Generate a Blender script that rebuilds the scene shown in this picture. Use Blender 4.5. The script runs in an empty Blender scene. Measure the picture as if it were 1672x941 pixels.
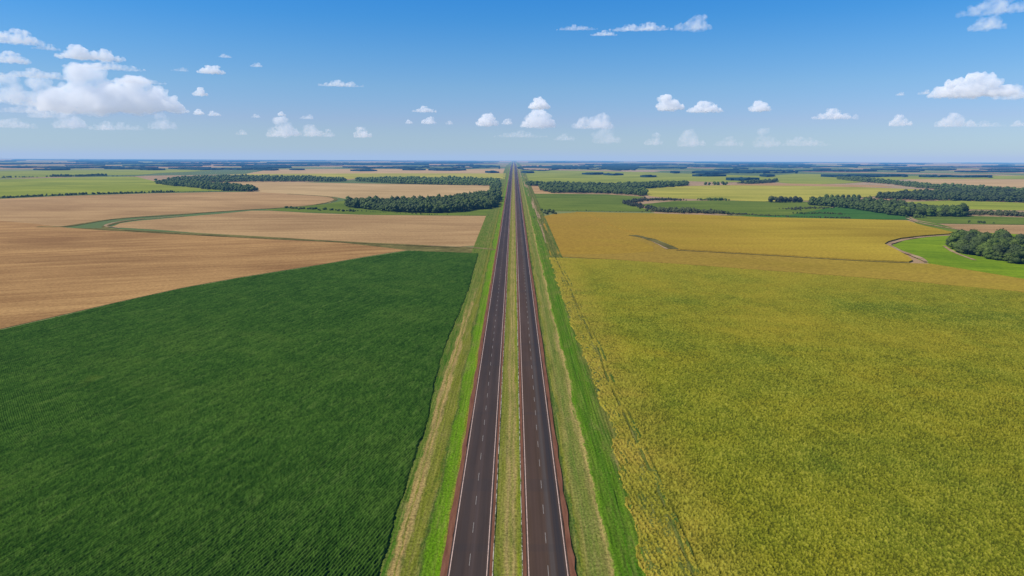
import bpy, bmesh, math, random
import numpy as np
from mathutils import Vector, Matrix, geometry, noise as mnoise

R = math.radians
rng = np.random.default_rng(7)
random.seed(7)
sc = bpy.context.scene
col = sc.collection

# ------------------------------------------------------------------ camera
F = 1114.0
H = 80.0
PITCH = math.atan((470.5 - 260.5) / F)
ROLL = math.atan(7 / 1672)
cam_d = bpy.data.cameras.new('camera')
cam = bpy.data.objects.new('camera', cam_d)
col.objects.link(cam)
cam_d.sensor_width = 36
cam_d.lens = F / 1672 * 36
cam_d.clip_start = 0.5
cam_d.clip_end = 200000
CM = Matrix.Rotation(R(0.10), 4, 'Z') @ Matrix.Rotation(math.pi / 2 - PITCH, 4, 'X') @ Matrix.Rotation(ROLL, 4, 'Z')
cam.matrix_world = Matrix.Translation((0, 0, H)) @ CM
sc.camera = cam
R3 = CM.to_3x3()


def G(px, py, z=0.0):
    """survey helper: photograph pixel -> point of the ground plane"""
    d = R3 @ Vector(((px - 836) / F, -(py - 470.5) / F, -1))
    t = (H - z) / max(-d.z, 1e-5)
    return (d.x * t, d.y * t)


def GP(pts):
    return [G(*p) for p in pts]


def DIR(px, py):
    return (R3 @ Vector(((px - 836) / F, -(py - 470.5) / F, -1))).normalized()


# ------------------------------------------------------------------ tagging
def tag(o, label=None, cat=None, group=None, kind=None):
    if label: o['label'] = label
    if cat: o['category'] = cat
    if group: o['group'] = group
    if kind: o['kind'] = kind
    return o


def link(name, me, mat=None, parent=None):
    o = bpy.data.objects.new(name, me)
    col.objects.link(o)
    if mat is not None:
        me.materials.append(mat)
    if parent is not None:
        o.parent = parent
    return o


def fast_mesh(name, V, faces_n, F_idx, uv=None, smooth=False):
    """V (n,3) float, F_idx flat loop indices, faces_n corners per face (int or array)"""
    me = bpy.data.meshes.new(name)
    V = np.asarray(V, dtype=np.float32)
    F_idx = np.asarray(F_idx, dtype=np.int32).ravel()
    nf = len(F_idx) // faces_n
    me.vertices.add(len(V))
    me.vertices.foreach_set('co', V.ravel())
    me.loops.add(len(F_idx))
    me.loops.foreach_set('vertex_index', F_idx)
    me.polygons.add(nf)
    me.polygons.foreach_set('loop_start', np.arange(0, len(F_idx), faces_n, dtype=np.int32))
    me.polygons.foreach_set('loop_total', np.full(nf, faces_n, dtype=np.int32))
    if smooth:
        me.polygons.foreach_set('use_smooth', np.ones(nf, dtype=bool))
    me.update(calc_edges=True)
    if uv is not None:
        l = me.uv_layers.new(name='UVMap')
        l.data.foreach_set('uv', np.asarray(uv, dtype=np.float32)[F_idx].ravel())
    me.validate(verbose=False)
    return me


# ------------------------------------------------------------------ numpy noise
def _h(ix, iy, s):
    n = (ix.astype(np.int64) * 374761393 + iy.astype(np.int64) * 668265263 + s * 974634777) & 0xffffffff
    n = ((n ^ (n >> 13)) * 1274126177) & 0xffffffff
    n = n ^ (n >> 16)
    return (n & 0xffff) / 65535.0


def vn(x, y, s=0):
    ix = np.floor(x); iy = np.floor(y)
    fx = x - ix; fy = y - iy
    fx = fx * fx * (3 - 2 * fx); fy = fy * fy * (3 - 2 * fy)
    a = _h(ix, iy, s); b = _h(ix + 1, iy, s); c = _h(ix, iy + 1, s); d = _h(ix + 1, iy + 1, s)
    return (a + (b - a) * fx) * (1 - fy) + (c + (d - c) * fx) * fy


def inpoly(X, Y, poly):
    c = np.zeros(X.shape, dtype=bool)
    n = len(poly)
    for i in range(n):
        x0, y0 = poly[i]; x1, y1 = poly[(i + 1) % n]
        if y0 == y1: continue
        t = ((y0 > Y) != (y1 > Y)) & (X < (x1 - x0) * (Y - y0) / (y1 - y0) + x0)
        c ^= t
    return c


def smooth_line(pts, seg=6, closed=False):
    out = []
    n = len(pts)
    rngi = range(n if closed else n - 1)
    for i in rngi:
        if closed:
            p = [pts[(i + k) % n] for k in (-1, 0, 1, 2)]
        else:
            p = [pts[max(0, min(n - 1, i + k))] for k in (-1, 0, 1, 2)]
        for j in range(seg):
            t = j / seg
            q = []
            for a in (0, 1):
                p0, p1, p2, p3 = (p[k][a] for k in range(4))
                q.append(0.5 * ((2 * p1) + (-p0 + p2) * t + (2 * p0 - 5 * p1 + 4 * p2 - p3) * t * t + (-p0 + 3 * p1 - 3 * p2 + p3) * t ** 3))
            out.append(tuple(q))
    if not closed:
        out.append(tuple(pts[-1]))
    return out


def densify(poly, step, jit):
    """subdivide the outline and make it slightly uneven, as ploughed and grown edges are"""
    out = []
    n = len(poly)
    for i in range(n):
        a = Vector(poly[i]); b = Vector(poly[(i + 1) % n])
        L = (b - a).length
        k = max(1, min(60, int(L / step)))
        nrm = Vector((-(b - a).y, (b - a).x)).normalized() if L > 1e-6 else Vector((0, 0))
        for j in range(k):
            p = a.lerp(b, j / k)
            w = jit * (mnoise.noise(Vector((p.x / step * 0.37, p.y / step * 0.37, 3.1))) * 1.6) if j else 0
            out.append((p.x + nrm.x * w, p.y + nrm.y * w))
    return out


# ------------------------------------------------------------------ materials
class NT:
    def __init__(s, name):
        s.m = bpy.data.materials.new(name)
        s.m.use_nodes = True
        s.t = s.m.node_tree
        s.t.nodes.clear()
        s.out = s.t.nodes.new('ShaderNodeOutputMaterial')

    def n(s, typ, **kw):
        nd = s.t.nodes.new(typ)
        for k, v in kw.items():
            setattr(nd, k, v)
        return nd

    def lk(s, a, b):
        s.t.links.new(a, b)

    def setin(s, nd, i, v):
        if hasattr(v, 'node'):
            s.lk(v, nd.inputs[i])
        elif isinstance(v, (int, float)):
            nd.inputs[i].default_value = v
        else:
            nd.inputs[i].default_value = tuple(v) + ((1,) if len(v) == 3 and nd.inputs[i].type == 'RGBA' else ())

    def math(s, op, a, b=0.0, clamp=False):
        nd = s.n('ShaderNodeMath', operation=op, use_clamp=clamp)
        s.setin(nd, 0, a); s.setin(nd, 1, b)
        return nd.outputs[0]

    def coord(s, kind='Object', scale=(1, 1, 1), rot=0.0, loc=(0, 0, 0)):
        c = s.n('ShaderNodeTexCoord')
        m = s.n('ShaderNodeMapping')
        r = s.n('ShaderNodeMapping')
        s.lk(c.outputs[kind], r.inputs[0]); r.inputs['Rotation'].default_value = (0, 0, rot)
        s.lk(r.outputs[0], m.inputs[0])
        m.inputs['Scale'].default_value = scale
        m.inputs['Location'].default_value = loc
        return m.outputs[0]

    def noise(s, vec, scale, detail=3, rough=0.55, dist=0.0):
        nd = s.n('ShaderNodeTexNoise')
        s.lk(vec, nd.inputs['Vector'])
        nd.inputs['Scale'].default_value = scale
        nd.inputs['Detail'].default_value = detail
        nd.inputs['Roughness'].default_value = rough
        nd.inputs['Distortion'].default_value = dist
        return nd.outputs['Fac']

    def voro(s, vec, scale, feature='F1', out='Distance'):
        nd = s.n('ShaderNodeTexVoronoi', feature=feature)
        s.lk(vec, nd.inputs['Vector'])
        nd.inputs['Scale'].default_value = scale
        return nd.outputs[out]

    def ramp(s, fac, stops, interp='LINEAR'):
        nd = s.n('ShaderNodeValToRGB')
        nd.color_ramp.interpolation = interp
        el = nd.color_ramp.elements
        while len(el) < len(stops): el.new(0.5)
        for e, (p, c) in zip(el, stops):
            e.position = p
            e.color = tuple(c) + (1,) if len(c) == 3 else c
        s.setin(nd, 0, fac)
        return nd.outputs[0]

    def maprange(s, v, a, b, c=0.0, d=1.0):
        nd = s.n('ShaderNodeMapRange')
        s.setin(nd, 0, v)
        for i, q in enumerate((a, b, c, d)): nd.inputs[i + 1].default_value = q
        return nd.outputs[0]

    def mix(s, fac, a, b, mode='MIX'):
        nd = s.n('ShaderNodeMix', data_type='RGBA', blend_type=mode)
        s.setin(nd, 0, fac)
        s.setin(nd, 6, a); s.setin(nd, 7, b)
        return nd.outputs[2]

    def bump(s, h, strength=0.5, dist=0.1):
        nd = s.n('ShaderNodeBump')
        nd.inputs['Strength'].default_value = strength
        nd.inputs['Distance'].default_value = dist
        s.lk(h, nd.inputs['Height'])
        return nd.outputs[0]

    def finish(s, color, rough=0.9, bump=None, spec=0.2, sheen=0.0):
        b = s.n('ShaderNodeBsdfPrincipled')
        s.setin(b, 'Base Color', color)
        s.setin(b, 'Roughness', rough)
        b.inputs['Specular IOR Level'].default_value = spec
        if bump is not None: s.lk(bump, b.inputs['Normal'])
        s.lk(b.outputs[0], s.out.inputs[0])
        return s.m


def sc3(c, k): return tuple(min(1, v * k) for v in c)


def field_mat(name, lo, hi, streak_rot=0.0, streak=0.05, fine=1.2, patch=0.006, contrast=0.35, streak_amt=0.5, third=None, warm=None, xdry=None):
    """stubble / grass / distant crop: broad patches, streaks along the drilling direction, fine grain"""
    t = NT(name)
    c = t.coord('Object')
    cs = t.coord('Object', rot=streak_rot, scale=(1, 0.06, 1))
    big = t.noise(c, patch, 4, 0.55, 0.4)
    st = t.noise(cs, streak, 5, 0.65)
    f = t.math('ADD', t.math('MULTIPLY', big, 1 - streak_amt), t.math('MULTIPLY', st, streak_amt))
    stops = [(0.36, lo), (0.62, hi)] if third is None else [(0.34, lo), (0.5, hi), (0.66, third)]
    colr = t.ramp(f, stops)
    pv = t.noise(t.coord('Object', rot=streak_rot + 0.35, scale=(1, 0.4, 1), loc=(13, 5, 0)), patch * 2.2, 5, 0.6, 0.6)
    colr = t.mix(t.maprange(pv, 0.5, 0.68, 0, 0.45), colr, sc3(lo, 0.86) if warm is None else warm)
    colr = t.mix(t.maprange(pv, 0.46, 0.34, 0, 0.35), colr, sc3(hi, 1.12))
    dl = t.noise(t.coord('Object', rot=streak_rot, scale=(1, 0.012, 1)), streak * 4, 3, 0.7)
    colr = t.mix(t.maprange(dl, 0.58, 0.72, 0, 0.35), colr, sc3(lo, 0.9))
    if xdry is not None:
        sx_ = t.n('ShaderNodeSeparateXYZ'); t.lk(c, sx_.inputs[0])
        xx = t.math('ADD', sx_.outputs[0], t.maprange(pv, 0.3, 0.7, -90, 90))
        colr = t.mix(t.maprange(xx, xdry[1], xdry[0], 0, 0.85), colr, xdry[2])
    fn = t.noise(t.coord('Object', rot=streak_rot, scale=(1, 0.5, 1)), fine, 3, 0.7)
    mul = t.maprange(fn, 0.3, 0.7, 1 - contrast, 1 + contrast)
    mm = t.mix(1.0, colr, t.n('ShaderNodeCombineColor').outputs[0], 'MULTIPLY')
    cc = mm.node.inputs[7].links[0].from_node
    for i in range(3): t.lk(mul, cc.inputs[i])
    return t.finish(mm, 1.0, t.bump(fn, 0.6, 0.25), 0.0)


TAN = field_mat('stubble_tan', (0.28, 0.165, 0.070), (0.46, 0.295, 0.132), R(80), 0.06, 0.9, 0.005, 0.26, 0.6)
TAN_BROWN = field_mat('stubble_brown', (0.24, 0.125, 0.046), (0.44, 0.258, 0.098), R(66), 0.09, 1.1, 0.008, 0.30, 0.6)
TAN_PALE = field_mat('stubble_pale', (0.35, 0.235, 0.10), (0.50, 0.35, 0.165), R(88), 0.03, 0.6, 0.004, 0.12, 0.55)
OCHRE = field_mat('ochre_crop', (0.275, 0.190, 0.015), (0.40, 0.290, 0.028), R(84), 0.05, 0.7, 0.005, 0.3, 0.45, xdry=(40, 330, (0.30, 0.18, 0.024)))
OCHRE_BAND = field_mat('ochre_band', (0.255, 0.190, 0.014), (0.37, 0.28, 0.026), R(80), 0.05, 0.7, 0.005, 0.3, 0.45, xdry=(100, 520, (0.285, 0.180, 0.030)))
OCHRE_BROWN = field_mat('ochre_brown', (0.24, 0.14, 0.026), (0.40, 0.26, 0.040), R(80), 0.05, 0.8, 0.005, 0.26, 0.5)
LIME = field_mat('pale_green_crop', (0.16, 0.20, 0.022), (0.29, 0.31, 0.040), R(86), 0.02, 0.5, 0.004, 0.18, 0.5)
LIME_YEL = field_mat('yellow_green_crop', (0.25, 0.25, 0.035), (0.42, 0.37, 0.060), R(86), 0.02, 0.5, 0.004, 0.16, 0.5)
GREEN = field_mat('green_crop', (0.080, 0.125, 0.016), (0.155, 0.195, 0.028), R(84), 0.03, 0.6, 0.006, 0.22, 0.45)
TEAL = field_mat('deep_green_crop', (0.035, 0.105, 0.02), (0.065, 0.15, 0.025), R(84), 0.03, 0.6, 0.006, 0.2, 0.45)
MEADOW = field_mat('bright_meadow', (0.10, 0.18, 0.006), (0.21, 0.29, 0.010), R(100), 0.06, 0.6, 0.012, 0.22, 0.5)
SCRUB = field_mat('rough_grass', (0.085, 0.078, 0.022), (0.20, 0.170, 0.055), R(84), 0.08, 0.35, 0.03, 0.45, 0.4)
TRACK = field_mat('dirt_track', (0.22, 0.13, 0.075), (0.42, 0.30, 0.17), R(84), 0.15, 0.8, 0.05, 0.25, 0.5)

# sky colours
# ------------------------------------------------------------------ ground
def ground_mat():
    t = NT('ground_soil')
    c = t.coord('Object', scale=(1, 0.45, 1))
    v = t.n('ShaderNodeTexVoronoi', feature='F1')
    wob = t.noise(t.coord('Object'), 0.0009, 3, 0.5)
    vv = t.n('ShaderNodeVectorMath', operation='ADD')
    cmb = t.n('ShaderNodeCombineXYZ')
    w = t.maprange(wob, 0.2, 0.8, -500, 500)
    t.lk(w, cmb.inputs[0]); t.lk(w, cmb.inputs[1])
    t.lk(c, vv.inputs[0]); t.lk(cmb.outputs[0], vv.inputs[1])
    t.lk(vv.outputs[0], v.inputs['Vector'])
    v.inputs['Scale'].default_value = 0.0011
    sep = t.n('ShaderNodeSeparateColor')
    t.lk(v.outputs['Color'], sep.inputs[0])
    base = t.ramp(sep.outputs[0], [(0.0, (0.10, 0.15, 0.035)), (0.28, (0.13, 0.17, 0.05)), (0.30, (0.40, 0.25, 0.13)), (0.62, (0.36, 0.22, 0.12)), (0.64, (0.20, 0.22, 0.06)), (0.86, (0.42, 0.29, 0.17))], 'CONSTANT')
    fn = t.noise(t.coord('Object', scale=(1, 0.5, 1)), 0.02, 5, 0.6)
    col_ = t.mix(t.maprange(fn, 0.3, 0.7, 0, 0.5), base, (0.12, 0.13, 0.05))
    return t.finish(col_, 0.95, None, 0.1)


def disc(name, r0, mat, z=0.0, n=96):
    bm = bmesh.new()
    rings = [0, 400, 1500, 5000, 15000, 30000, r0]
    prev = None
    cv = bm.verts.new((0, 0, z))
    for r in rings[1:]:
        ring = [bm.verts.new((r * math.cos(2 * math.pi * i / n), r * math.sin(2 * math.pi * i / n), z)) for i in range(n)]
        for i in range(n):
            if prev is None:
                bm.faces.new((cv, ring[i], ring[(i + 1) % n]))
            else:
                bm.faces.new((prev[i], ring[i], ring[(i + 1) % n], prev[(i + 1) % n]))
        prev = ring
    me = bpy.data.meshes.new(name)
    bm.to_mesh(me); bm.free()
    return link(name, me, mat)


tag(disc('ground', 60000, ground_mat()), kind='structure')


# ------------------------------------------------------------------ flat-topped fields
def slab(name, poly, z0, z1, mat, jit=1.5, step=25, kind='structure', label=None, cat=None, top_noise=0.0):
    poly = densify(poly, step, jit)
    n = len(poly)
    tris = geometry.tessellate_polygon([[Vector((x, y, 0)) for x, y in poly]])
    V = [(x, y, z1 + (top_noise * mnoise.noise(Vector((x / 40, y / 40, 0))) if top_noise else 0)) for x, y in poly]
    V += [(x, y, z0) for x, y in poly]
    Fc = [tuple(t) for t in tris]
    area = sum(poly[i][0] * poly[(i + 1) % n][1] - poly[(i + 1) % n][0] * poly[i][1] for i in range(n))
    Fc = [f if ((V[f[1]][0]-V[f[0]][0])*(V[f[2]][1]-V[f[0]][1])-(V[f[2]][0]-V[f[0]][0])*(V[f[1]][1]-V[f[0]][1])) > 0 else f[::-1] for f in Fc]
    for i in range(n):
        j = (i + 1) % n
        q = (i, n + i, n + j, j)
        Fc.append(q if area > 0 else q[::-1])
    me = bpy.data.meshes.new(name)
    me.from_pydata(V, [], Fc)
    o = link(name, me, mat)
    tag(o, label, cat, kind=kind)
    return o


def ribbon(name, pts, w, z, mat, kind='structure', label=None, cat=None, jit=0.0, seg=8, wend=None):
    """a track: flat band of half-width w along ground points"""
    p = smooth_line(pts, seg)
    V = []; Fc = []
    n = len(p)
    for i, (x, y) in enumerate(p):
        a = Vector(p[max(0, i - 1)]); b = Vector(p[min(n - 1, i + 1)])
        d = (b - a).normalized()
        ww = w if wend is None else w + (wend - w) * i / (n - 1)
        ww *= 1 + jit * mnoise.noise(Vector((x * 0.05, y * 0.05, 7)))
        V += [(x - d.y * ww, y + d.x * ww, z), (x + d.y * ww, y - d.x * ww, z)]
        if i: Fc.append((2 * i - 2, 2 * i - 1, 2 * i + 1, 2 * i))
    me = bpy.data.meshes.new(name)
    me.from_pydata(V, [], Fc)
    o = link(name, me, mat)
    tag(o, label, cat, kind=kind)
    return o


Z = 0.05
FIELDS = [
 # name, label, category, kind, polygon px, top height, material
 ('rough_ground', None, None, 'structure', [(-500,395),(0,372),(160,373),(430,387),(800,405),(808,410),(790,416),(660,409),(400,396),(0,380),(-500,400)], 0.10, SCRUB),
 ('grass_field', 'pale green crop field at far left bordered by dark hedges', 'crop field', 'stuff', [(-400,304),(0,293.5),(100,290.5),(175,289),(222,289),(262,299),(290,304),(345,308),(405,312.5),(350,312.5),(250,314.5),(100,319),(0,323),(-400,341)], 0.7, LIME),
 ('grass_field', 'hazy blue green field behind the pale green field at left', 'crop field', 'stuff', [(-400,284),(50,279),(150,278),(300,277.5),(352,279),(262,283),(225,286),(170,286.5),(100,289),(0,291.5),(-400,302)], 0.5, LIME),
 ('stubble_field', None, None, 'structure', [(-500,346),(0,325),(100,320.5),(250,316),(350,314),(420,313.5),(480,317.5),(540,321),(552,325),(540,331),(490,337),(420,342),(350,346.5),(270,351),(200,356),(160,361),(115,368),(95,370.5),(60,366),(0,361),(-500,356)], 0.12, TAN),
 ('stubble_field', None, None, 'structure', [(-500,356),(0,361),(60,366),(95,371),(160,376),(250,381),(330,385.5),(420,390),(560,397),(665,409),(600,419),(500,436),(400,452),(300,470),(200,492),(100,515),(0,538),(-200,582),(-500,660)], 0.14, TAN_BROWN),
 ('stubble_field', None, None, 'structure', [(182,371),(196,365),(225,361),(300,354.5),(360,349.5),(410,344.5),(440,344.5),(500,348),(600,351.5),(700,352.5),(801,353),(788,401),(750,403),(700,401),(600,396.5),(500,391),(420,386),(330,381),(250,375)], 0.16, TAN),
 ('stubble_field', None, None, 'structure', [(296,300),(330,297.5),(420,296.8),(600,300),(806,303.5),(800,314),(740,322),(722,330),(600,330),(566,325),(540,321),(420,314),(380,309),(345,303)], 0.18, TAN_PALE),
 ('meadow', 'low green pasture in front of the dark grove left of the highway', 'pasture', 'stuff', [(430,343),(480,338.5),(530,334),(566,327),(600,330),(640,334),(812,328),(806,352.5),(700,351.8),(600,350.8),(500,346.8)], 0.22, GREEN),
 ('stubble_field', None, None, 'structure', [(440,277),(600,276),(824,277),(826,283),(600,283.5),(500,284),(400,284.5)], 0.2, TAN_PALE),
 ('grass_field', 'thin pale field behind the long wood left of the highway', 'crop field', 'stuff', [(400,284.5),(500,284),(600,283.5),(826,283.5),(824,293),(600,291),(563,293),(500,290),(420,287),(370,286)], 0.4, LIME_YEL),
 # right side
 ('grass_field', 'far pale green field right of the highway beyond the long wood', 'crop field', 'stuff', [(850,277.5),(940,279),(1040,281),(1180,286),(1250,288),(1300,292),(1256,297),(1190,298),(1120,296),(1070,298),(1000,302),(880,301.5),(858,299)], 0.6, LIME),
 ('grass_field', 'hazy green field at far right behind the dark tree belt', 'crop field', 'stuff', [(1250,288),(1300,284),(1380,286),(1480,288),(1672,287),(2000,288),(2000,296),(1672,293),(1480,293),(1420,297),(1380,300),(1340,301),(1290,300),(1256,297),(1280,293)], 0.5, LIME),
 ('grass_field', 'wide yellow green field right of the highway with single trees behind', 'crop field', 'stuff', [(1018,308.5),(1100,305),(1180,303),(1300,304),(1400,306),(1480,309),(1560,312.5),(1500,316.5),(1430,321),(1380,325),(1330,328),(1250,329.5),(1100,324),(1065,321)], 0.6, LIME_YEL),
 ('bare_field', None, None, 'structure', [(1180,302.5),(1260,299.5),(1340,301),(1440,303),(1460,306),(1400,305.5),(1300,303.6)], 0.15, TAN),
 ('bare_field', None, None, 'structure', [(854,304),(884,304),(905,316),(960,317.5),(862,317)], 0.2, TAN),
 ('grass_field', 'green field beside the highway in front of the long wood', 'crop field', 'stuff', [(862,317),(905,317),(990,318),(1052,322),(1025,332),(1045,340),(1080,346),(900,345),(876,343)], 0.5, GREEN),
 ('grass_field', 'mid green field between the curved scrub and the far right wood', 'crop field', 'stuff', [(1044,335),(1100,329),(1180,328),(1256,330),(1330,330),(1380,333),(1330,345),(1290,352),(1230,353),(1175,349),(1110,344),(1070,341)], 0.5, GREEN),
 ('grass_field', 'deep green field in front of the dark wood at right', 'crop field', 'stuff', [(1290,352),(1330,343),(1372,338),(1400,336),(1450,345),(1482,354),(1490,359.5),(1340,358),(1256,356),(1175,352.5),(1230,353)], 0.45, TEAL),
 ('grass_field', 'pale green strip of crop between two dark woods at far right', 'crop field', 'stuff', [(1462,331),(1560,328),(1672,332),(2000,338),(2000,350),(1672,344),(1500,341)], 0.5, LIME),
 ('stubble_field', None, None, 'structure', [(1480,293),(1672,291.5),(2000,291),(2000,318),(1672,316),(1640,309),(1560,304),(1520,301)], 0.15, TAN_PALE),
 ('grass_field', 'narrow green strip below the dark wood at the right edge', 'crop field', 'stuff', [(1488,355),(1570,353),(1672,356),(2000,362),(2000,374),(1672,367.5),(1530,365.5),(1500,360)], 0.4, GREEN),
 ('bare_field', None, None, 'structure', [(1535,367),(1672,368.5),(2000,375),(2000,400),(1672,391),(1620,386),(1590,379),(1560,374)], 0.16, TAN),
 ('meadow', 'green rough pasture by the winding track at right', 'pasture', 'stuff', [(1488,360),(1535,367),(1560,374),(1590,380),(1600,386),(1560,388),(1540,376),(1500,367)], 0.2, GREEN),
 ('ripe_field', 'dry ochre brown crop field between the highway and the yellow field', 'crop field', 'stuff', [(872,357),(905,350),(940,348),(1010,349),(1070,352),(1075,370),(1060,385),(1100,408),(1250,416),(1400,425),(1488,431),(1520,432),(1600,445),(1672,457),(2000,500),(2000,560),(1672,478),(1470,459),(1300,446),(1150,435),(1000,424.5),(896,419),(888,400),(880,380)], 0.30, OCHRE_BAND),
 ('ripe_field', 'golden yellow crop field with a rounded corner around the track', 'crop field', 'stuff', [(940,347.5),(1050,349.5),(1150,352.5),(1256,356.5),(1400,359.5),(1480,361.5),(1500,368),(1556,381),(1550,383.2),(1510,386),(1470,390.5),(1450,396),(1444,400),(1462,409),(1482,420),(1490,427),(1484,429.5),(1400,426),(1250,417),(1110,409.2),(1094,400),(1078,393.5),(1058,389.5),(1046,386),(1000,370),(962,352)], 1.0, OCHRE),
 ('ripe_field', 'brownish dry end of the golden crop beside the highway verge', 'crop field', 'stuff', [(873,357),(905,350.5),(940,347.5),(966,351),(1003,370),(1049,386.5),(1030,389),(1052,397),(1066,404),(1068,412),(1000,416),(896,417),(888,400),(880,380)], 0.30, OCHRE),
 ('meadow', 'bright green meadow curving below the dark thicket at right', 'pasture', 'stuff', [(1456,401.5),(1478,393.5),(1520,387.5),(1556,384.5),(1590,380),(1672,384),(2000,402),(2000,494),(1672,456),(1600,444.5),(1520,431.5),(1500,424),(1475,411)], 0.32, MEADOW),
]
for i, (nm, lab, cat, kind, px, zt, mt) in enumerate(FIELDS):
    slab(nm, GP(px), -0.3, zt + 0.013 * i, mt, jit=1.2, step=22, kind=kind, label=lab, cat=cat)

# tracks between the fields
TRACKS = [
 ([(60,371),(110,370),(165,361),(205,356.5),(270,352.5),(350,346.5),(420,342),(485,338.5),(530,332),(548,326),(530,321),(470,317)], 3.6, SCRUB),
 ([(812,409),(790,406.5),(700,402.5),(560,396),(420,389.5),(330,384.5),(250,379.5),(180,374),(174,369),(200,362.5),(235,357.5)], 3.0, SCRUB),
 ([(196,373),(172,369.5),(190,363.5),(225,359),(300,353.5)], 1.6, TRACK),
 ([(800,408),(760,404.3),(700,402)], 1.0, TRACK),
 ([(1481,357),(1500,364),(1530,370),(1560,375),(1600,381),(1640,386)], 1.9, TRACK),
 ([(1556,385),(1510,388),(1478,392.5),(1456,398),(1452,402),(1470,411),(1500,422),(1512,429)], 2.4, TRACK),
 ([(1050,390),(1062,393.5),(1076,400.5),(1090,408)], 1.6, TRACK),
 ([(1541,403),(1551,409.5),(1566,417),(1592,426.5)], 1.5, TRACK),
 ([(1104,410),(1250,418.2),(1400,427.2),(1485,430.8)], 1.3, SCRUB),
 ([(1032,385.5),(1052,388.8),(1066,393.5),(1084,400.8),(1100,408)], 4.6, SCRUB),
]
for i, (px, w, mt) in enumerate(TRACKS):
    ribbon('track', GP(px), w, (0.72 + 0.02 * i) if i >= 4 else (0.52 + 0.02 * i if mt is not SCRUB else 0.40 + 0.02 * i), mt, jit=0.5)


# ------------------------------------------------------------------ the highway
KC = 0.000232
YA, YB = 40.0, 8000.0
def kx(Y):
    Y = np.minimum(Y, YB)
    return (1 + KC * Y) / 1.03


def yrows(y0, y1, a=0.0035, lo=0.35):
    ys = [y0]
    while ys[-1] < y1:
        ys.append(ys[-1] + max(lo, ys[-1] * ys[-1] * a / 40))
        if len(ys) > 4000: break
    ys[-1] = y1
    return np.array(ys)


def strip(name, x0, x1, z, mat, kind='structure', ys=None, nx=1, zfun=None, label=None, cat=None, parent=None, edge=0.0, seed=0):
    if ys is None:
        ys = np.unique(np.concatenate([np.linspace(YA, 2000, 60), np.linspace(2000, 8000, 20), np.linspace(8000, 45000, 6)]))
    xs = np.linspace(x0, x1, nx + 1)
    U, Yg = np.meshgrid(xs, ys)
    if edge:
        U = U.copy()
        U[:, 0] += edge * (vn(Yg[:, 0] / 3, Yg[:, 0] * 0, seed) - 0.5) * 2
        U[:, -1] += edge * (vn(Yg[:, 0] / 3, Yg[:, 0] * 0, seed + 5) - 0.5) * 2
    X = U * kx(Yg)
    Zg = np.full_like(X, z) if zfun is None else z + zfun(U, Yg)
    V = np.stack([X, Yg, Zg], -1).reshape(-1, 3)
    m = nx + 1
    idx = np.arange(len(ys) * m).reshape(len(ys), m)
    q = np.stack([idx[:-1, :-1], idx[:-1, 1:], idx[1:, 1:], idx[1:, :-1]], -1).reshape(-1, 4)
    me = fast_mesh(name, V, 4, q, uv=np.stack([U, Yg], -1).reshape(-1, 2))
    o = link(name, me, mat, parent)
    if parent is None: tag(o, label, cat, kind=kind)
    return o


def asphalt_mat(name, tint, wheel):
    t = NT(name)
    uv = t.coord('UV')
    sx = t.n('ShaderNodeSeparateXYZ'); t.lk(uv, sx.inputs[0])
    st = t.noise(t.coord('UV', scale=(1, 0.004, 1)), 2.4, 4, 0.6)
    base = t.ramp(st, [(0.3, sc3(tint, 0.78)), (0.7, sc3(tint, 1.22))])
    big = t.noise(t.coord('UV', scale=(1, 0.12, 1)), 0.14, 4, 0.6)
    base = t.mix(t.maprange(big, 0.42, 0.70, 0, 0.5), base, sc3((0.112, 0.074, 0.058), 1.0))
    base = t.mix(t.maprange(t.noise(t.coord('UV', scale=(1, 0.02, 1), loc=(5, 0, 0)), 0.9, 4, 0.6), 0.5, 0.68, 0, 0.4), base, sc3(tint, 0.6))
    cur = base
    for (xc, wd, c, a) in wheel:
        d = t.math('ABSOLUTE', t.math('SUBTRACT', sx.outputs[0], xc))
        f = t.math('MULTIPLY', t.maprange(d, wd, wd * 0.35, 0, 1), a)
        f = t.math('MULTIPLY', f, t.maprange(st, 0.3, 0.7, 0.6, 1.2), True)
        cur = t.mix(f, cur, c)
    g = t.noise(t.coord('UV'), 6.0, 3, 0.7)
    cur = t.mix(t.maprange(g, 0.3, 0.7, 0.0, 0.25), cur, sc3(tint, 0.55))
    # transverse repair patches
    pt = t.noise(t.coord('UV', scale=(0.02, 1, 1)), 0.06, 2, 0.5)
    cur = t.mix(t.maprange(pt, 0.60, 0.62, 0, 0.14), cur, (0.03, 0.03, 0.033))
    return t.finish(cur, 0.85, t.bump(g, 0.3, 0.02), 0.12)


ASPH_L = asphalt_mat('asphalt_left', (0.058, 0.039, 0.029), [(-10.4, 1.2, (0.044, 0.034, 0.030), 0.5), (-6.6, 1.2, (0.046, 0.035, 0.030), 0.5), (-8.1, 0.5, (0.085, 0.060, 0.052), 0.5)])
ASPH_R = asphalt_mat('asphalt_right', (0.074, 0.044, 0.026), [(8.1, 0.8, (0.085, 0.074, 0.066), 0.7), (9.7, 1.3, (0.032, 0.029, 0.030), 0.9), (5.2, 1.4, (0.080, 0.048, 0.036), 0.4)])


def paint_mat(name, c):
    t = NT(name)
    g = t.noise(t.coord('UV', scale=(1, 0.25, 1)), 3.0, 4, 0.7)
    return t.finish(t.ramp(g, [(0.32, sc3(c, 0.55)), (0.55, c)]), 0.6, None, 0.3)


LINE_W = paint_mat('line_paint', (0.66, 0.46, 0.36))
LINE_D = paint_mat('lane_paint', (0.27, 0.235, 0.195))


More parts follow.
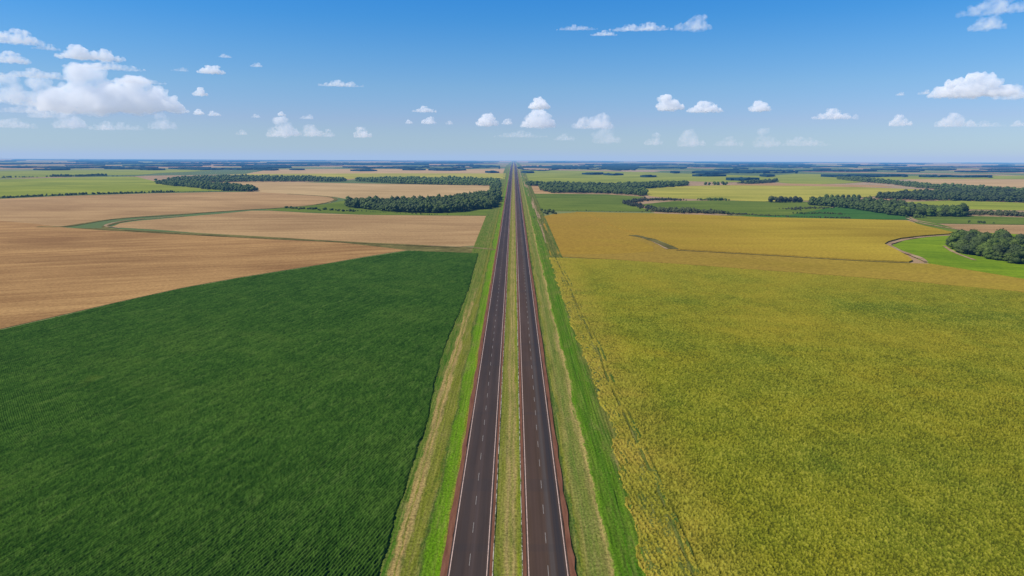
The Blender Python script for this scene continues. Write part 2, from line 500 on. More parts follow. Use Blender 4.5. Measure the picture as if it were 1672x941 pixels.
def laterite_mat():
    t = NT('laterite_shoulder')
    g = t.noise(t.coord('UV', scale=(1, 0.08, 1)), 1.4, 5, 0.65)
    f = t.noise(t.coord('UV'), 3.0, 4, 0.7)
    base = t.ramp(g, [(0.3, (0.130, 0.048, 0.024)), (0.7, (0.25, 0.11, 0.060))])
    base = t.mix(t.maprange(f, 0.4, 0.75, 0, 0.45), base, (0.09, 0.035, 0.02))
    return t.finish(base, 0.95, t.bump(f, 0.5, 0.05), 0.1)


LATER = laterite_mat()


def dashes(name, xc, z, parent, y0=60, period=12.2, L=4.2, y1=6000):
    V = []; Q = []; UV = []
    y = y0; i = 0
    while y < y1:
        n = len(V)
        w = 0.06 + 0.05 * min(1, y / 900)
        for (sx, yy) in ((-w, y), (w, y), (w, y + L), (-w, y + L)):
            V.append((xc * float(kx(yy)) + sx, yy, z)); UV.append((sx, yy))
        Q += [n, n + 1, n + 2, n + 3]
        y += period; i += 1
    return link(name, fast_mesh(name, V, 4, Q, uv=UV), LINE_D, parent)


Zr = 0.62
road_l = strip('road', -12.65, -4.45, Zr, ASPH_L)
road_r = strip('road', 2.9, 11.35, Zr, ASPH_R)
for rd, a, b in ((road_l, -12.25, -4.9), (road_r, 3.32, 10.92)):
    for x in (a, b):
        strip('edge_line', x - 0.085, x + 0.085, Zr + 0.012, LINE_W, parent=rd)
dashes('lane_line', -8.5, Zr + 0.012, road_l, 62)
dashes('lane_line', 7.15, Zr + 0.012, road_r, 58)
# laterite shoulders, a little lower than the asphalt and ragged at the grass side
yr = yrows(YA, 2500, 0.01, 1.2); yr = np.concatenate([yr, np.linspace(2600, 8000, 15), [20000, 45000]])
strip('road_shoulder', -13.85, -12.6, Zr - 0.03, LATER, ys=yr, edge=0.30, seed=11)
strip('road_shoulder', -4.5, -3.75, Zr - 0.03, LATER, ys=yr, edge=0.10, seed=12)
strip('road_shoulder', 2.15, 2.95, Zr - 0.03, LATER, ys=yr, edge=0.10, seed=13)
strip('road_shoulder', 11.3, 12.5, Zr - 0.03, LATER, ys=yr, edge=0.30, seed=14)


def verge_mat(name, stops, wob=1.2, x0=-30, x1=-12, trk=False):
    """grass verge: mown bands that follow the road, patchy"""
    t = NT(name)
    uv = t.coord('UV')
    sx = t.n('ShaderNodeSeparateXYZ'); t.lk(uv, sx.inputs[0])
    w = t.noise(t.coord('UV', scale=(1, 0.12, 1)), 0.22, 4, 0.65)
    w2 = t.noise(t.coord('UV', scale=(1, 0.5, 1)), 0.8, 4, 0.7)
    x = t.math('ADD', sx.outputs[0], t.math('ADD', t.maprange(w, 0.2, 0.8, -wob * 1.6, wob * 1.6), t.maprange(w2, 0.2, 0.8, -wob * 0.6, wob * 0.6)))
    f = t.maprange(x, x0, x1, 0, 1)
    base = t.ramp(f, [((p - x0) / (x1 - x0), c) for p, c in stops])
    if trk:  # the wheel tracks fade into grass farther on
        yy = t.math('ADD', sx.outputs[1], t.maprange(w, 0.2, 0.8, -120, 120))
        k = t.math('MULTIPLY', t.maprange(yy, 300, 400, 0, 0.9), t.maprange(sx.outputs[0], -19.5, -20.5, 0, 1), True)
        base = t.mix(k, base, t.mix(t.maprange(w2, 0.35, 0.65, 0, 1), (0.055, 0.12, 0.012), (0.12, 0.17, 0.02)))
    vivid = base
    # long streaks of the mower and tyres
    st = t.noise(t.coord('UV', scale=(1, 0.02, 1)), 2.2, 5, 0.7)
    base = t.mix(t.maprange(st, 0.45, 0.70, 0, 0.55), base, (0.33, 0.26, 0.08))
    st2 = t.noise(t.coord('UV', scale=(1, 0.03, 1), loc=(40, 3, 0)), 1.6, 4, 0.7)
    base = t.mix(t.maprange(st2, 0.55, 0.75, 0, 0.6), base, (0.045, 0.075, 0.012))
    pt = t.noise(t.coord('UV', scale=(1, 0.35, 1)), 0.10, 4, 0.6)
    base = t.mix(t.maprange(pt, 0.48, 0.66, 0, 0.6), base, (0.155, 0.165, 0.03))
    pd = t.noise(t.coord('UV', scale=(1, 0.22, 1), loc=(9, 31, 0)), 0.28, 5, 0.7)
    base = t.mix(t.maprange(pd, 0.55, 0.70, 0, 0.6), base, (0.25, 0.20, 0.07))
    base = t.mix(t.maprange(pd, 0.43, 0.32, 0, 0.55), base, (0.045, 0.095, 0.010))
    if trk: vm = t.math('MULTIPLY', t.maprange(x, -18.2, -17.4, 0, 0.72), t.maprange(x, -13.6, -14.6, 0, 1), True)
    elif x1 > 20: vm = t.math('MULTIPLY', t.maprange(x, 19.9, 20.5, 0, 0.8), t.maprange(x, 27.5, 26, 0, 1), True)
    else: vm = 0.0
    yf = t.math('ADD', sx.outputs[1], t.maprange(pt, 0.3, 0.7, -200, 200))
    vm = t.math('MULTIPLY', vm, t.maprange(yf, 420, 700, 1.0, 0.15)) if vm != 0.0 else 0.0
    vm = t.math('MULTIPLY', vm, t.maprange(pd, 0.35, 0.6, 1.0, 0.55)) if vm != 0.0 else 0.0
    base = t.mix(vm, base, vivid)
    tf = t.noise(t.coord('UV', scale=(1, 0.6, 1), loc=(2, 77, 0)), 0.9, 4, 0.75)
    base = t.mix(t.maprange(tf, 0.60, 0.72, 0, 0.65), base, (0.035, 0.070, 0.008))  # shadows of grass tufts painted in with mid-scale noise
    base = t.mix(t.maprange(tf, 0.40, 0.30, 0, 0.45), base, (0.30, 0.25, 0.09))
    g = t.noise(t.coord('UV', scale=(1, 0.7, 1)), 1.8, 5, 0.8)
    cc = t.n('ShaderNodeCombineColor')
    m = t.maprange(g, 0.32, 0.68, 0.30, 1.65)
    for i in range(3): t.lk(m, cc.inputs[i])
    base = t.mix(1.0, base, cc.outputs[0], 'MULTIPLY')
    return t.finish(base, 1.0, t.bump(g, 0.6, 0.2), 0.0)


BR = (0.095, 0.20, 0.006); YG = (0.20, 0.215, 0.015); DG = (0.05, 0.10, 0.012); DRY = (0.34, 0.25, 0.085); TR = (0.38, 0.25, 0.09); OL = (0.15, 0.165, 0.016)
V_L = verge_mat('verge_left', [(-34, DG), (-26.6, (0.045, 0.12, 0.008)), (-24.9, (0.06, 0.14, 0.010)), (-24.3, TR), (-23.6, DRY), (-23.2, OL), (-22.7, TR), (-22.0, DRY), (-21.4, OL), (-18.6, OL), (-18.0, DG), (-17.4, BR), (-14.6, (0.12, 0.24, 0.006)), (-13.9, YG)], 0.8, -34, -12.5, trk=True)
V_M = verge_mat('verge_median', [(-3.9, (0.15, 0.19, 0.025)), (-2.9, OL), (-1.9, (0.19, 0.19, 0.03)), (-1.0, DRY), (-0.3, (0.20, 0.20, 0.035)), (0.5, DRY), (1.2, YG), (2.0, (0.13, 0.20, 0.015)), (2.4, DG)], 0.5, -4.2, 2.6)
V_R = verge_mat('verge_right', [(12.3, DG), (13.4, (0.055, 0.10, 0.015)), (13.9, OL), (15.2, (0.21, 0.20, 0.045)), (16.4, (0.12, 0.165, 0.025)), (18.2, (0.155, 0.18, 0.03)), (19.6, DRY), (20.1, (0.08, 0.17, 0.006)), (24, (0.052, 0.14, 0.005)), (25.6, (0.085, 0.17, 0.007)), (27.2, (0.06, 0.13, 0.01)), (28.5, (0.10, 0.12, 0.015)), (32, (0.055, 0.085, 0.012)), (34.5, (0.11, 0.12, 0.02)), (36, DG)], 1.0, 12, 38)


def grass_h(amp, sx=1.0, sy=0.8):
    def f(U, Y):
        return amp * (vn(U / 0.45 * sx, Y / 0.7 * sy, 3) * 0.6 + vn(U / 1.6, Y / 2.6, 4) * 0.8 + vn(U / 0.22, Y / 0.3, 6) * 0.35 - 0.8)
    return f


def grass_tall(U, Y):
    # the uncut strip right of x=20 stands higher
    k = np.clip((U - 19.8 - 1.2 * (vn(Y / 7, Y * 0, 8) - 0.5)) / 0.8, 0, 1)
    return grass_h(0.30)(U, Y) * (1 - k) + k * (0.35 + grass_h(0.65)(U, Y)) - 0.75 * np.clip((1.0 - np.abs(U - 13.1)) / 1.0, 0, 1) * 0.4


yv = yrows(YA + 30, 900, 0.008, 0.32); yv = np.concatenate([[YA], yv, np.linspace(960, 8000, 60), [20000, 45000]])
strip('verge_grass', -33, -13.6, 0.42, V_L, 'stuff', yv, 90, grass_h(0.42), 'mown grass verge with wheel tracks left of the highway', 'grass')
strip('median_grass', -4.0, 2.35, 0.46, V_M, 'stuff', yv, 34, grass_h(0.32), 'strip of worn dry grass between the two carriageways', 'grass')
ribbon('track', GP([(893,398),(885,372),(877,350),(868,327),(862,312),(857,300),(852,286),(848,276)]), 1.3, 0.75, TRACK, jit=0.6, wend=8)
strip('verge_grass', 12.3, 37, 0.42, V_R, 'stuff', yv, 130, grass_tall, 'grass verge with a tall bright green strip right of the highway', 'grass')


# pale kerb stones / gutter edge along the median side of the right carriageway and dark drain on the left
def gutter_mat():
    t = NT('gutter_concrete')
    g = t.noise(t.coord('UV', scale=(1, 0.4, 1)), 1.2, 3, 0.7)
    return t.finish(t.ramp(g, [(0.42, (0.06, 0.07, 0.02)), (0.52, (0.42, 0.37, 0.27)), (0.7, (0.6, 0.54, 0.42))]), 0.9)


GUT = gutter_mat()
strip('gutter', 1.98, 2.16, Zr + 0.05, GUT, ys=yr, edge=0.05, seed=31)
strip('gutter', -3.86, -3.70, Zr + 0.03, GUT, ys=yr, edge=0.05, seed=32)


# ------------------------------------------------------------------ near crops: real relief
def relief_field(name, poly, hfun, mat, label, y0=80, y1=640, dx0=0.19, dymax=0.7, z=0.0, slope=(-1.0, 1.0), wobk=1.0, ez=0.2):
    ys = [y0]
    while ys[-1] < y1:
        ys.append(ys[-1] + min(dymax, max(0.24, 0.24 * (ys[-1] / 117) ** 2)))
    ys = np.array(ys)
    # constant angular columns
    umin = min(p[0] / max(p[1], y0) for p in poly); umax = max(p[0] / max(p[1], y0) for p in poly)
    umin = max(umin, slope[0]); umax = min(umax, slope[1])
    us = np.arange(umin, umax, 0.00115)
    U, Yg = np.meshgrid(us, ys)
    X = U * Yg
    X += (rng.random(X.shape) - 0.5) * 0.10
    Yj = Yg + (rng.random(X.shape) - 0.5) * 0.12
    wob = wobk * (0.9 * (vn(X / 1.6, Yg / 1.6, 21) - 0.5) + 1.6 * (vn(X / 9, Yg / 9, 22) - 0.5))
    m = inpoly(X + wob, Yg, poly)
    Zg = z + hfun(X, Yj)
    tone = np.clip(0.5 + (Zg - Zg.mean()) / (4.0 * Zg.std()), 0, 1)  # from height: darker low leaves, and shade painted into the gaps
    idx = np.arange(X.size).reshape(X.shape)
    fm = m[:-1, :-1] & m[:-1, 1:] & m[1:, 1:] & m[1:, :-1]
    q = np.stack([idx[:-1, :-1], idx[:-1, 1:], idx[1:, 1:], idx[1:, :-1]], -1)[fm]
    # drop border vertices to the ground for a skirt
    bm_ = np.zeros_like(m)
    full = np.zeros((m.shape[0] + 1, m.shape[1] + 1), bool); full[1:-1, 1:-1] = fm
    allf = full[:-1, :-1] & full[1:, :-1] & full[:-1, 1:] & full[1:, 1:]
    anyf = full[:-1, :-1] | full[1:, :-1] | full[:-1, 1:] | full[1:, 1:]
    edge = anyf & ~allf
    Zg = np.where(edge, ez, Zg)
    V = np.stack([X, Yj, Zg], -1).reshape(-1, 3)
    used = np.zeros(X.size, bool); used[q.ravel()] = True
    remap = np.cumsum(used) - 1
    V = V[used]; q = remap[q]
    me = fast_mesh(name, V, 4, q, smooth=False)
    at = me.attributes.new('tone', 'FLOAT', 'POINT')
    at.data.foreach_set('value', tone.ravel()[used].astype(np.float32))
    o = link(name, me, mat)
    tag(o, label, 'crop field', kind='stuff')
    return o


RA = R(15)
def soy_h(X, Y):
    wv = 0.5 * (vn(X / 14, Y / 14, 2) - 0.5)
    u = X * math.cos(RA) - Y * math.sin(RA) + wv
    v = X * math.sin(RA) + Y * math.cos(RA)
    fade = np.clip(1.25 - Y / 420, 0.35, 1) * (0.6 + 0.7 * vn(u / 12, v / 26, 9))
    row = np.cos(2 * np.pi * u / 0.74)
    clump = 1.0 * vn(u / 0.42, v / 1.1, 5) + 0.9 * vn(u / 0.24, v / 0.36, 6) + 0.5 * vn(u / 1.6, v / 6, 15)
    return 0.9 + 0.145 * row * fade + 0.27 * (clump - 1.2)


def maize_h(X, Y):
    ra = R(-9)
    u = X * math.cos(ra) - Y * math.sin(ra); v = X * math.sin(ra) + Y * math.cos(ra)
    nearroad = np.clip((45 - X) / 20, 0, 1)
    a = 1.0 * vn(X / 0.31, Y / 0.42, 31) + 1.0 * vn(X / 0.2 + 5, Y / 0.26, 32) + 0.28 * vn(X / 1.3, Y / 1.8, 33) + 0.25 * vn(X / 7, Y / 10, 34)
    row = np.cos(2 * np.pi * u / 1.2) * nearroad
    rut = np.clip(1.25 - np.abs(X - 35.4 - 1.3 * (vn(Y / 40, Y * 0, 51) - 0.5)) / 0.42, 0, 1) * np.clip(2.2 * vn(Y / 6, Y * 0, 52) - 0.5, 0, 1)
    rut = np.maximum(0.7 * rut, 0.4 * np.clip(1.2 - np.abs(X - 37.2 - 1.3 * (vn(Y / 40, Y * 0, 51) - 0.5)) / 0.35, 0, 1) * np.clip(2.2 * vn(Y / 5, Y * 0, 53) - 0.7, 0, 1))
    return 1.0 + 0.40 * (a - 1.27) + 0.09 * row - 0.75 * rut


def soy_mat():
    t = NT('soy_leaves')
    c = t.coord('Object')
    rows = t.coord('Object', rot=RA, scale=(1, 0.30, 1))
    big = t.noise(c, 0.012, 4, 0.6, 0.5)
    mid = t.noise(t.coord('Object', rot=R(-52), scale=(1, 0.35, 1)), 0.07, 4, 0.65)
    f = t.math('ADD', t.math('MULTIPLY', big, 0.6), t.math('MULTIPLY', mid, 0.4))
    base = t.ramp(f, [(0.34, (0.021, 0.059, 0.006)), (0.5, (0.033, 0.081, 0.009)), (0.68, (0.056, 0.108, 0.014))])
    fine = t.noise(rows, 1.7, 5, 0.8)
    flk = t.noise(t.coord('Object', rot=RA, scale=(1, 0.16, 1), loc=(3, 9, 0)), 0.55, 4, 0.75)
    base = t.mix(t.maprange(flk, 0.54, 0.68, 0, 0.55), base, (0.095, 0.155, 0.030))
    base = t.mix(t.maprange(flk, 0.45, 0.34, 0, 0.3), base, (0.010, 0.038, 0.004))
    hi = t.maprange(fine, 0.56, 0.74, 0, 0.55)
    base = t.mix(hi, base, (0.13, 0.21, 0.05))
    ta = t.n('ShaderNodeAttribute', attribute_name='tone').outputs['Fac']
    base = t.mix(t.maprange(ta, 0.48, 0.22, 0, 0.65), base, (0.008, 0.028, 0.003))  # low gaps darkened: deeper leaves plus occlusion put into the colour
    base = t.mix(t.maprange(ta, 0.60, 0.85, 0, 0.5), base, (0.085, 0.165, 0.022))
    lo = t.maprange(fine, 0.46, 0.32, 0, 0.35)
    base = t.mix(lo, base, (0.008, 0.030, 0.003))
    yel = t.noise(t.coord('Object', loc=(31, 7, 0)), 0.035, 2, 0.5)
    base = t.mix(t.maprange(yel, 0.70, 0.80, 0, 0.4), base, (0.11, 0.15, 0.02))
    return t.finish(base, 0.8, t.bump(fine, 0.7, 0.12), 0.0)


def maize_mat():
    t = NT('ripening_leaves')
    c = t.coord('Object')
    big = t.noise(c, 0.010, 4, 0.6, 0.6)
    mid = t.noise(c, 0.05, 4, 0.6)
    f = t.math('ADD', t.math('MULTIPLY', big, 0.6), t.math('MULTIPLY', mid, 0.4))
    base = t.ramp(f, [(0.34, (0.120, 0.155, 0.010)), (0.5, (0.185, 0.190, 0.010)), (0.68, (0.27, 0.225, 0.012))])
    # drier towards the road
    sx = t.n('ShaderNodeSeparateXYZ'); t.lk(c, sx.inputs[0])
    dry = t.math('MULTIPLY', t.maprange(sx.outputs[0], 52, 26, 0, 1), t.maprange(mid, 0.35, 0.65, 0.3, 1), True)
    base = t.mix(dry, base, (0.37, 0.25, 0.045))
    fine = t.noise(c, 1.9, 4, 0.8, 0.3)
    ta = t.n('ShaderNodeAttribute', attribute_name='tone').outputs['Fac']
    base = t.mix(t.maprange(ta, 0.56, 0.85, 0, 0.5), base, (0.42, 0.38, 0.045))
    base = t.mix(t.maprange(ta, 0.48, 0.24, 0, 0.7), base, (0.045, 0.056, 0.004))  # dark lower leaves, with painted occlusion between the plants
    base = t.mix(t.maprange(fine, 0.55, 0.70, 0, 0.4), base, (0.52, 0.45, 0.08))
    base = t.mix(t.maprange(fine, 0.46, 0.34, 0, 0.5), base, (0.06, 0.075, 0.008))
    # golden with distance, sprayer lines running away from the road
    gy = t.math('ADD', sx.outputs[1], t.maprange(big, 0.3, 0.7, -120, 120))
    base = t.mix(t.maprange(gy, 300, 600, 0, 0.7), base, (0.30, 0.235, 0.022))
    return t.finish(base, 0.8, t.bump(fine, 0.8, 0.2), 0.0)


SOY = soy_mat(); MAIZE = maize_mat()
soy_px = [(782,415),(775,440),(767,470),(752,510),(730,560),(713,620),(695,700),(668,780),(643,860),(619,941),(597,1010),(560,1150),(-1500,1150),(-900,740),(-200,587),(0,541),(100,518),(200,494),(300,472),(400,454),(500,438),(600,421),(665,411),(700,412)]
maize_px = [(896,422),(901,442),(911,475),(921,505),(937,545),(954,585),(970,627),(982,665),(992,700),(1006,750),(1027,810),(1038,870),(1052,941),(1068,1010),(1100,1150),(3300,1150),(2600,620),(2000,560),(1672,479),(1470,460),(1300,447),(1150,436),(1000,425.5)]
soyP = GP(soy_px); maizeP = GP(maize_px)
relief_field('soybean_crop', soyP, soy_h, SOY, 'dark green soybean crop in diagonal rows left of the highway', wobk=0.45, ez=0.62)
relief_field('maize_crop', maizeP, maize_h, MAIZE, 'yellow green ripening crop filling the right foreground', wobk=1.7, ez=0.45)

# ------------------------------------------------------------------ trees
def ico(sub):
    bm = bmesh.new()
    bmesh.ops.create_icosphere(bm, subdivisions=sub, radius=1)
    V = np.array([v.co[:] for v in bm.verts]); Fc = np.array([[v.index for v in f.verts] for f in bm.faces])
    bm.free()
    return V, Fc


ICO1 = ico(1); ICO2 = ico(2)


def crown_geo(seed, hgt, rad, lobes, leaves, sub=2, base=0.12, leaf=0.75):
    r = np.random.default_rng(seed)
    IV, IF = ICO2 if sub == 2 else ICO1
    Vs = []; Fs = []; off = 0
    cents = []
    for k in range(lobes):
        a = 2.4 * k + r.uniform(-.4, .4); q = math.sqrt((k + 0.4) / lobes)
        rr = rad * 0.62 * q
        lr = rad * r.uniform(0.40, 0.58) * (1.1 - 0.25 * q)
        zc = hgt * (base + (1 - base) * (0.46 + 0.40 * (1 - q ** 1.6) * r.uniform(0.8, 1.1) - 0.10 * r.random()))
        zc = min(zc, hgt - lr * 0.75)
        cents.append((rr * math.cos(a), rr * math.sin(a), zc, lr))
    # skirt lobes low on the side so the crown hangs nearly to the ground
    for k in range(max(3, lobes // 2)):
        a = r.uniform(0, 6.28)
        cents.append((rad * 0.55 * math.cos(a), rad * 0.55 * math.sin(a), hgt * (base + 0.17), rad * 0.42))
    for (cx, cy, cz, lr) in cents:
        d = 1 + 0.30 * (r.random(len(IV)) - 0.5)
        P = IV * d[:, None] * lr
        P[:, 2] *= 0.82
        P += (cx, cy, cz)
        P[:, 2] = np.maximum(P[:, 2], 0.25)
        Vs.append(P); Fs.append(IF + off); off += len(P)
    V = np.concatenate(Vs); Ft = np.concatenate(Fs)
    if leaves:
        pts = []
        for i in range(leaves):
            cx, cy, cz, lr = cents[r.integers(len(cents))]
            d = r.normal(size=3); d /= np.linalg.norm(d)
            if d[2] < -0.5: d[2] *= -1
            p = np.array((cx, cy, cz)) + d * lr * r.uniform(0.92, 1.22) * np.array((1, 1, .85))
            if p[2] < 0.3: p[2] = 0.3
            a = r.normal(size=3); a /= np.linalg.norm(a)
            b = np.cross(a, d + 0.4 * r.normal(size=3)); b /= np.linalg.norm(b) + 1e-6
            s = leaf * r.uniform(0.5, 1.1)
            pts.append([p + a * s, p - a * s * 0.6 + b * s * 0.6, p - a * s * 0.6 - b * s * 0.6])
        L = np.array(pts).reshape(-1, 3)
        Ft = np.concatenate([Ft, np.arange(len(L)).reshape(-1, 3) + len(V)])
        V = np.concatenate([V, L])
    return V, Ft


def trunk_geo(hgt, r0=0.28):
    bm = bmesh.new()
    rings = []
    for k, (z, rr) in enumerate(((0, 1.35), (0.6, 1.0), (hgt * 0.3, 0.8), (hgt * 0.55, 0.5), (hgt * 0.75, 0.2))):
        rings.append([bm.verts.new((r0 * rr * math.cos(a * math.pi / 4) + 0.05 * k, r0 * rr * math.sin(a * math.pi / 4), z)) for a in range(8)])
    for a, b in zip(rings, rings[1:]):
        for i in range(8): bm.faces.new((a[i], a[(i + 1) % 8], b[(i + 1) % 8], b[i]))
    for k in range(4):  # limbs
        a = k * 1.7; z0 = hgt * (0.25 + 0.07 * k)
        base = Vector((0, 0, z0)); tip = Vector((math.cos(a) * hgt * 0.25, math.sin(a) * hgt * 0.25, z0 + hgt * 0.25))
        n = (tip - base).normalized(); u = n.orthogonal().normalized(); w = n.cross(u)
        r1 = [bm.verts.new(base + (u * math.cos(q) + w * math.sin(q)) * r0 * .5) for q in (0, 2.1, 4.2)]
        r2 = [bm.verts.new(tip + (u * math.cos(q) + w * math.sin(q)) * r0 * .15) for q in (0, 2.1, 4.2)]
        for i in range(3): bm.faces.new((r1[i], r1[(i + 1) % 3], r2[(i + 1) % 3], r2[i]))
    me = bpy.data.meshes.new('trunk'); bm.to_mesh(me); bm.free()
    return me


def leaf_mat(name, lo, hi, third):
    t = NT(name)
    oi = t.n('ShaderNodeObjectInfo')
    g = t.n('ShaderNodeNewGeometry')
    n1 = t.noise(t.coord('Object'), 0.5, 4, 0.7)
    pn = t.n('ShaderNodeTexNoise'); t.lk(g.outputs['Position'], pn.inputs['Vector']); pn.inputs['Scale'].default_value = 0.045; pn.inputs['Detail'].default_value = 3
    base = t.ramp(n1, [(0.3, lo), (0.6, hi), (0.75, third)])
    v = t.maprange(t.math('ADD', t.math('MULTIPLY', oi.outputs['Random'], 0.5), t.math('MULTIPLY', pn.outputs[0], 0.9)), 0.3, 1.1, 0.5, 1.7)
    cc = t.n('ShaderNodeCombineColor')
    t.lk(v, cc.inputs[0]); t.lk(v, cc.inputs[1]); t.setin(cc, 2, 1.0)
    base = t.mix(1.0, base, cc.outputs[0], 'MULTIPLY')
    return t.finish(base, 0.75, None, 0.2)


LEAF_A = leaf_mat('foliage_dark', (0.034, 0.058, 0.014), (0.080, 0.115, 0.024), (0.14, 0.17, 0.040))
LEAF_B = leaf_mat('foliage_olive', (0.032, 0.055, 0.012), (0.075, 0.105, 0.022), (0.135, 0.165, 0.040))
LEAF_C = leaf_mat('foliage_grey', (0.036, 0.045, 0.022), (0.070, 0.080, 0.038), (0.11, 0.115, 0.055))


def bark_mat():
    t = NT('bark')
    g = t.noise(t.coord('Object', scale=(1, 1, 0.2)), 6, 4, 0.7)
    return t.finish(t.ramp(g, [(0.3, (0.05, 0.035, 0.025)), (0.7, (0.14, 0.10, 0.075))]), 0.95)


BARK = bark_mat()
VAR = []
for k in range(7):
    V, Ft = crown_geo(100 + k, 10.5, 4.9 + 0.25 * (k % 3), 8, 520, 2)
    VAR.append(fast_mesh('crown', V, 3, Ft))
TRK = trunk_geo(10.5)
TRK.materials.append(BARK)
CROWN = {}
for nm, mt in (('A', LEAF_A), ('B', LEAF_B), ('C', LEAF_C)):
    CROWN[nm] = []
    for me in VAR:
        m2 = me.copy(); m2.materials.append(mt); CROWN[nm].append(m2)
LOW = [crown_geo(200 + k, 10.5, 4.9, 4, 40, 1, leaf=1.1) for k in range(6)]
TINY = [crown_geo(300 + k, 10.5, 5.2, 1, 0, 1) for k in range(5)]


def tree(x, y, s, kind, name, label, group, cat='tree', zs=1.0):
    root = bpy.data.objects.new(name, None)
    root.empty_display_size = 1
    col.objects.link(root)
    root.location = (x, y, 0.0)
    root.rotation_euler = (0, 0, random.uniform(0, 6.28))
    root.scale = (s, s, s * zs)
    tag(root, label, cat, group)
    c = bpy.data.objects.new('crown', random.choice(CROWN[kind])); col.objects.link(c); c.parent = root
    t = bpy.data.objects.new('trunk', TRK); col.objects.link(t); t.parent = root
    return root


def scatter(poly, sp, seed, jit=0.38):
    r = np.random.default_rng(seed)
    xs = [p[0] for p in poly]; ys = [p[1] for p in poly]
    X, Y = np.meshgrid(np.arange(min(xs), max(xs), sp), np.arange(min(ys), max(ys), sp * 0.87))
    X[1::2] += sp / 2
    X = X + (r.random(X.shape) - .5) * sp * 2 * jit; Y = Y + (r.random(X.shape) - .5) * sp * 2 * jit
    w = 12 * (vn(X / 30, Y / 30, seed) - 0.5)
    m = inpoly(X + w, Y + w * 0.5, poly)
    return np.stack([X[m], Y[m]], -1)


def joined(name, pts, geos, mat, label, cat='woods', smin=0.85, smax=1.2, zs=1.0, seed=0, kind='stuff'):
    r = np.random.default_rng(seed)
    Vs = []; Fs = []; off = 0
    for (x, y) in pts:
        V, Ft = geos[r.integers(len(geos))]
        s = r.uniform(smin, smax) * (0.72 + 0.56 * float(vn(np.array([x / 34.0]), np.array([y / 34.0]), 77)[0])); a = r.uniform(0, 6.28)
        c, sn = math.cos(a) * s, math.sin(a) * s
        P = np.stack([V[:, 0] * c - V[:, 1] * sn + x, V[:, 0] * sn + V[:, 1] * c + y, V[:, 2] * s * zs * r.uniform(0.85, 1.15)], -1)
        Vs.append(P); Fs.append(Ft + off); off += len(V)
    if not Vs: return None
    me = fast_mesh(name, np.concatenate(Vs), 3, np.concatenate(Fs))
    o = link(name, me, mat)
    tag(o, label, cat, kind=kind)
    return o


# groves near enough for single trees
NEAR = [
 ('thicket', 'B', [(1549,402),(1562,411),(1590,421),(1640,430),(1672,433.5),(2000,470),(2000,424),(1672,407),(1620,401),(1580,398),(1550,397)], 6.6, 0.85, 1.3, 'olive green tree in the thicket above the bright meadow at the right edge', 'trees of the right edge thicket'),
 ('grove', 'A', [(568,338),(590,342.5),(640,347),(700,349),(750,347.3),(775,343),(800,342),(812,337),(815,325),(812,322),(780,324),(745,327),(728,333),(640,334),(600,335)], 7.2, 0.95, 1.4, 'dark green tree in the dense oblong grove left of the highway', 'trees of the oblong grove'),
 ('wood', 'A', [(1395,343),(1455,352),(1480,354),(1572,355),(1576,352),(1540,348),(1490,344),(1460,338),(1420,334),(1330,333),(1322,336),(1350,338)], 7.4, 0.85, 1.35, 'dark green tree in the long wood behind the golden field at right', 'trees of the right hand wood'),
]
cand = []
for gi, (nm, k, px, sp, smn, smx, lab, grp) in enumerate(NEAR):
    for (x, y) in scatter(GP(px), sp, 40 + gi):
        cand.append((y, x, gi))
vis = [c for c in cand if abs(c[1] / c[0]) < 0.78]
off = [c for c in cand if abs(c[1] / c[0]) >= 0.78]
vis.sort()
NIND = 272
rest = {0: [], 1: [], 2: []}
quota = vis[:NIND]
for (y, x, gi) in quota:
    nm, k, px, sp, smn, smx, lab, grp = NEAR[gi]
    kk = k if random.random() < 0.8 else random.choice('AB')
    hm = 0.74 + 0.52 * float(vn(np.array([x / 24.0]), np.array([y / 24.0]), 77)[0])
    tree(x, y, random.uniform(smn * 0.85, smx * 1.12) * hm, kk, 'tree', lab, grp, zs=random.uniform(0.82, 1.12))
for (y, x, gi) in vis[NIND:] + off:
    rest[gi].append((x, y))
WL = ['olive green thicket running on past the right edge', 'back of the dense dark grove left of the highway', 'back of the dark wood behind the golden field at right']
for gi in rest:
    joined('woodland', rest[gi], LOW, LEAF_B if gi == 0 else LEAF_A, WL[gi], smin=NEAR[gi][4], smax=NEAR[gi][5], seed=gi)

# single trees and small rows
LONE = [
 ([(1259,331.5),(1266,331),(1274,331.8),(1282,331.4),(1290,331.2),(1298,331.6),(1306,331.3)], 'C', 1.15, 'purple grey tree in the short row beside the yellow green field', 'trees of the short grey row'),
 ([(1349,326),(1358,325),(1367,325.6),(1376,325),(1385,325.5),(1394,325),(1402,325.4)], 'A', 1.0, 'dark tree in the short row right of the grey row', 'trees of the short dark row'),
 ([(1152,303),(1158,303.3),(1166,303),(1172,303.2),(1180,303),(1186,303.2)], 'A', 1.25, 'small dark tree in the gapped row behind the yellow green field', 'trees of the gapped row'),
]
for pts, k, s, lab, grp in LONE:
    for p in pts:
        x, y = G(*p)
        tree(x, y, s * random.uniform(0.85, 1.15), k, 'tree', lab, grp)
x, y = G(1188, 351.5); tree(x, y, 0.55, 'A', 'tree', 'lone round tree at the back edge of the golden field', None)
x, y = G(817, 327); tree(x, y, 0.8, 'A', 'tree', 'single tree at the roadside end of the oblong grove', None)

# shrubs
SHR = []
for k in range(4):
    V, Ft = crown_geo(400 + k, 2.0, 1.4, 5, 160, 2, base=0.0, leaf=0.28)
    SHR.append(fast_mesh('shrub', V, 3, Ft)); SHR[-1].materials.append(LEAF_A if k % 2 else LEAF_B)


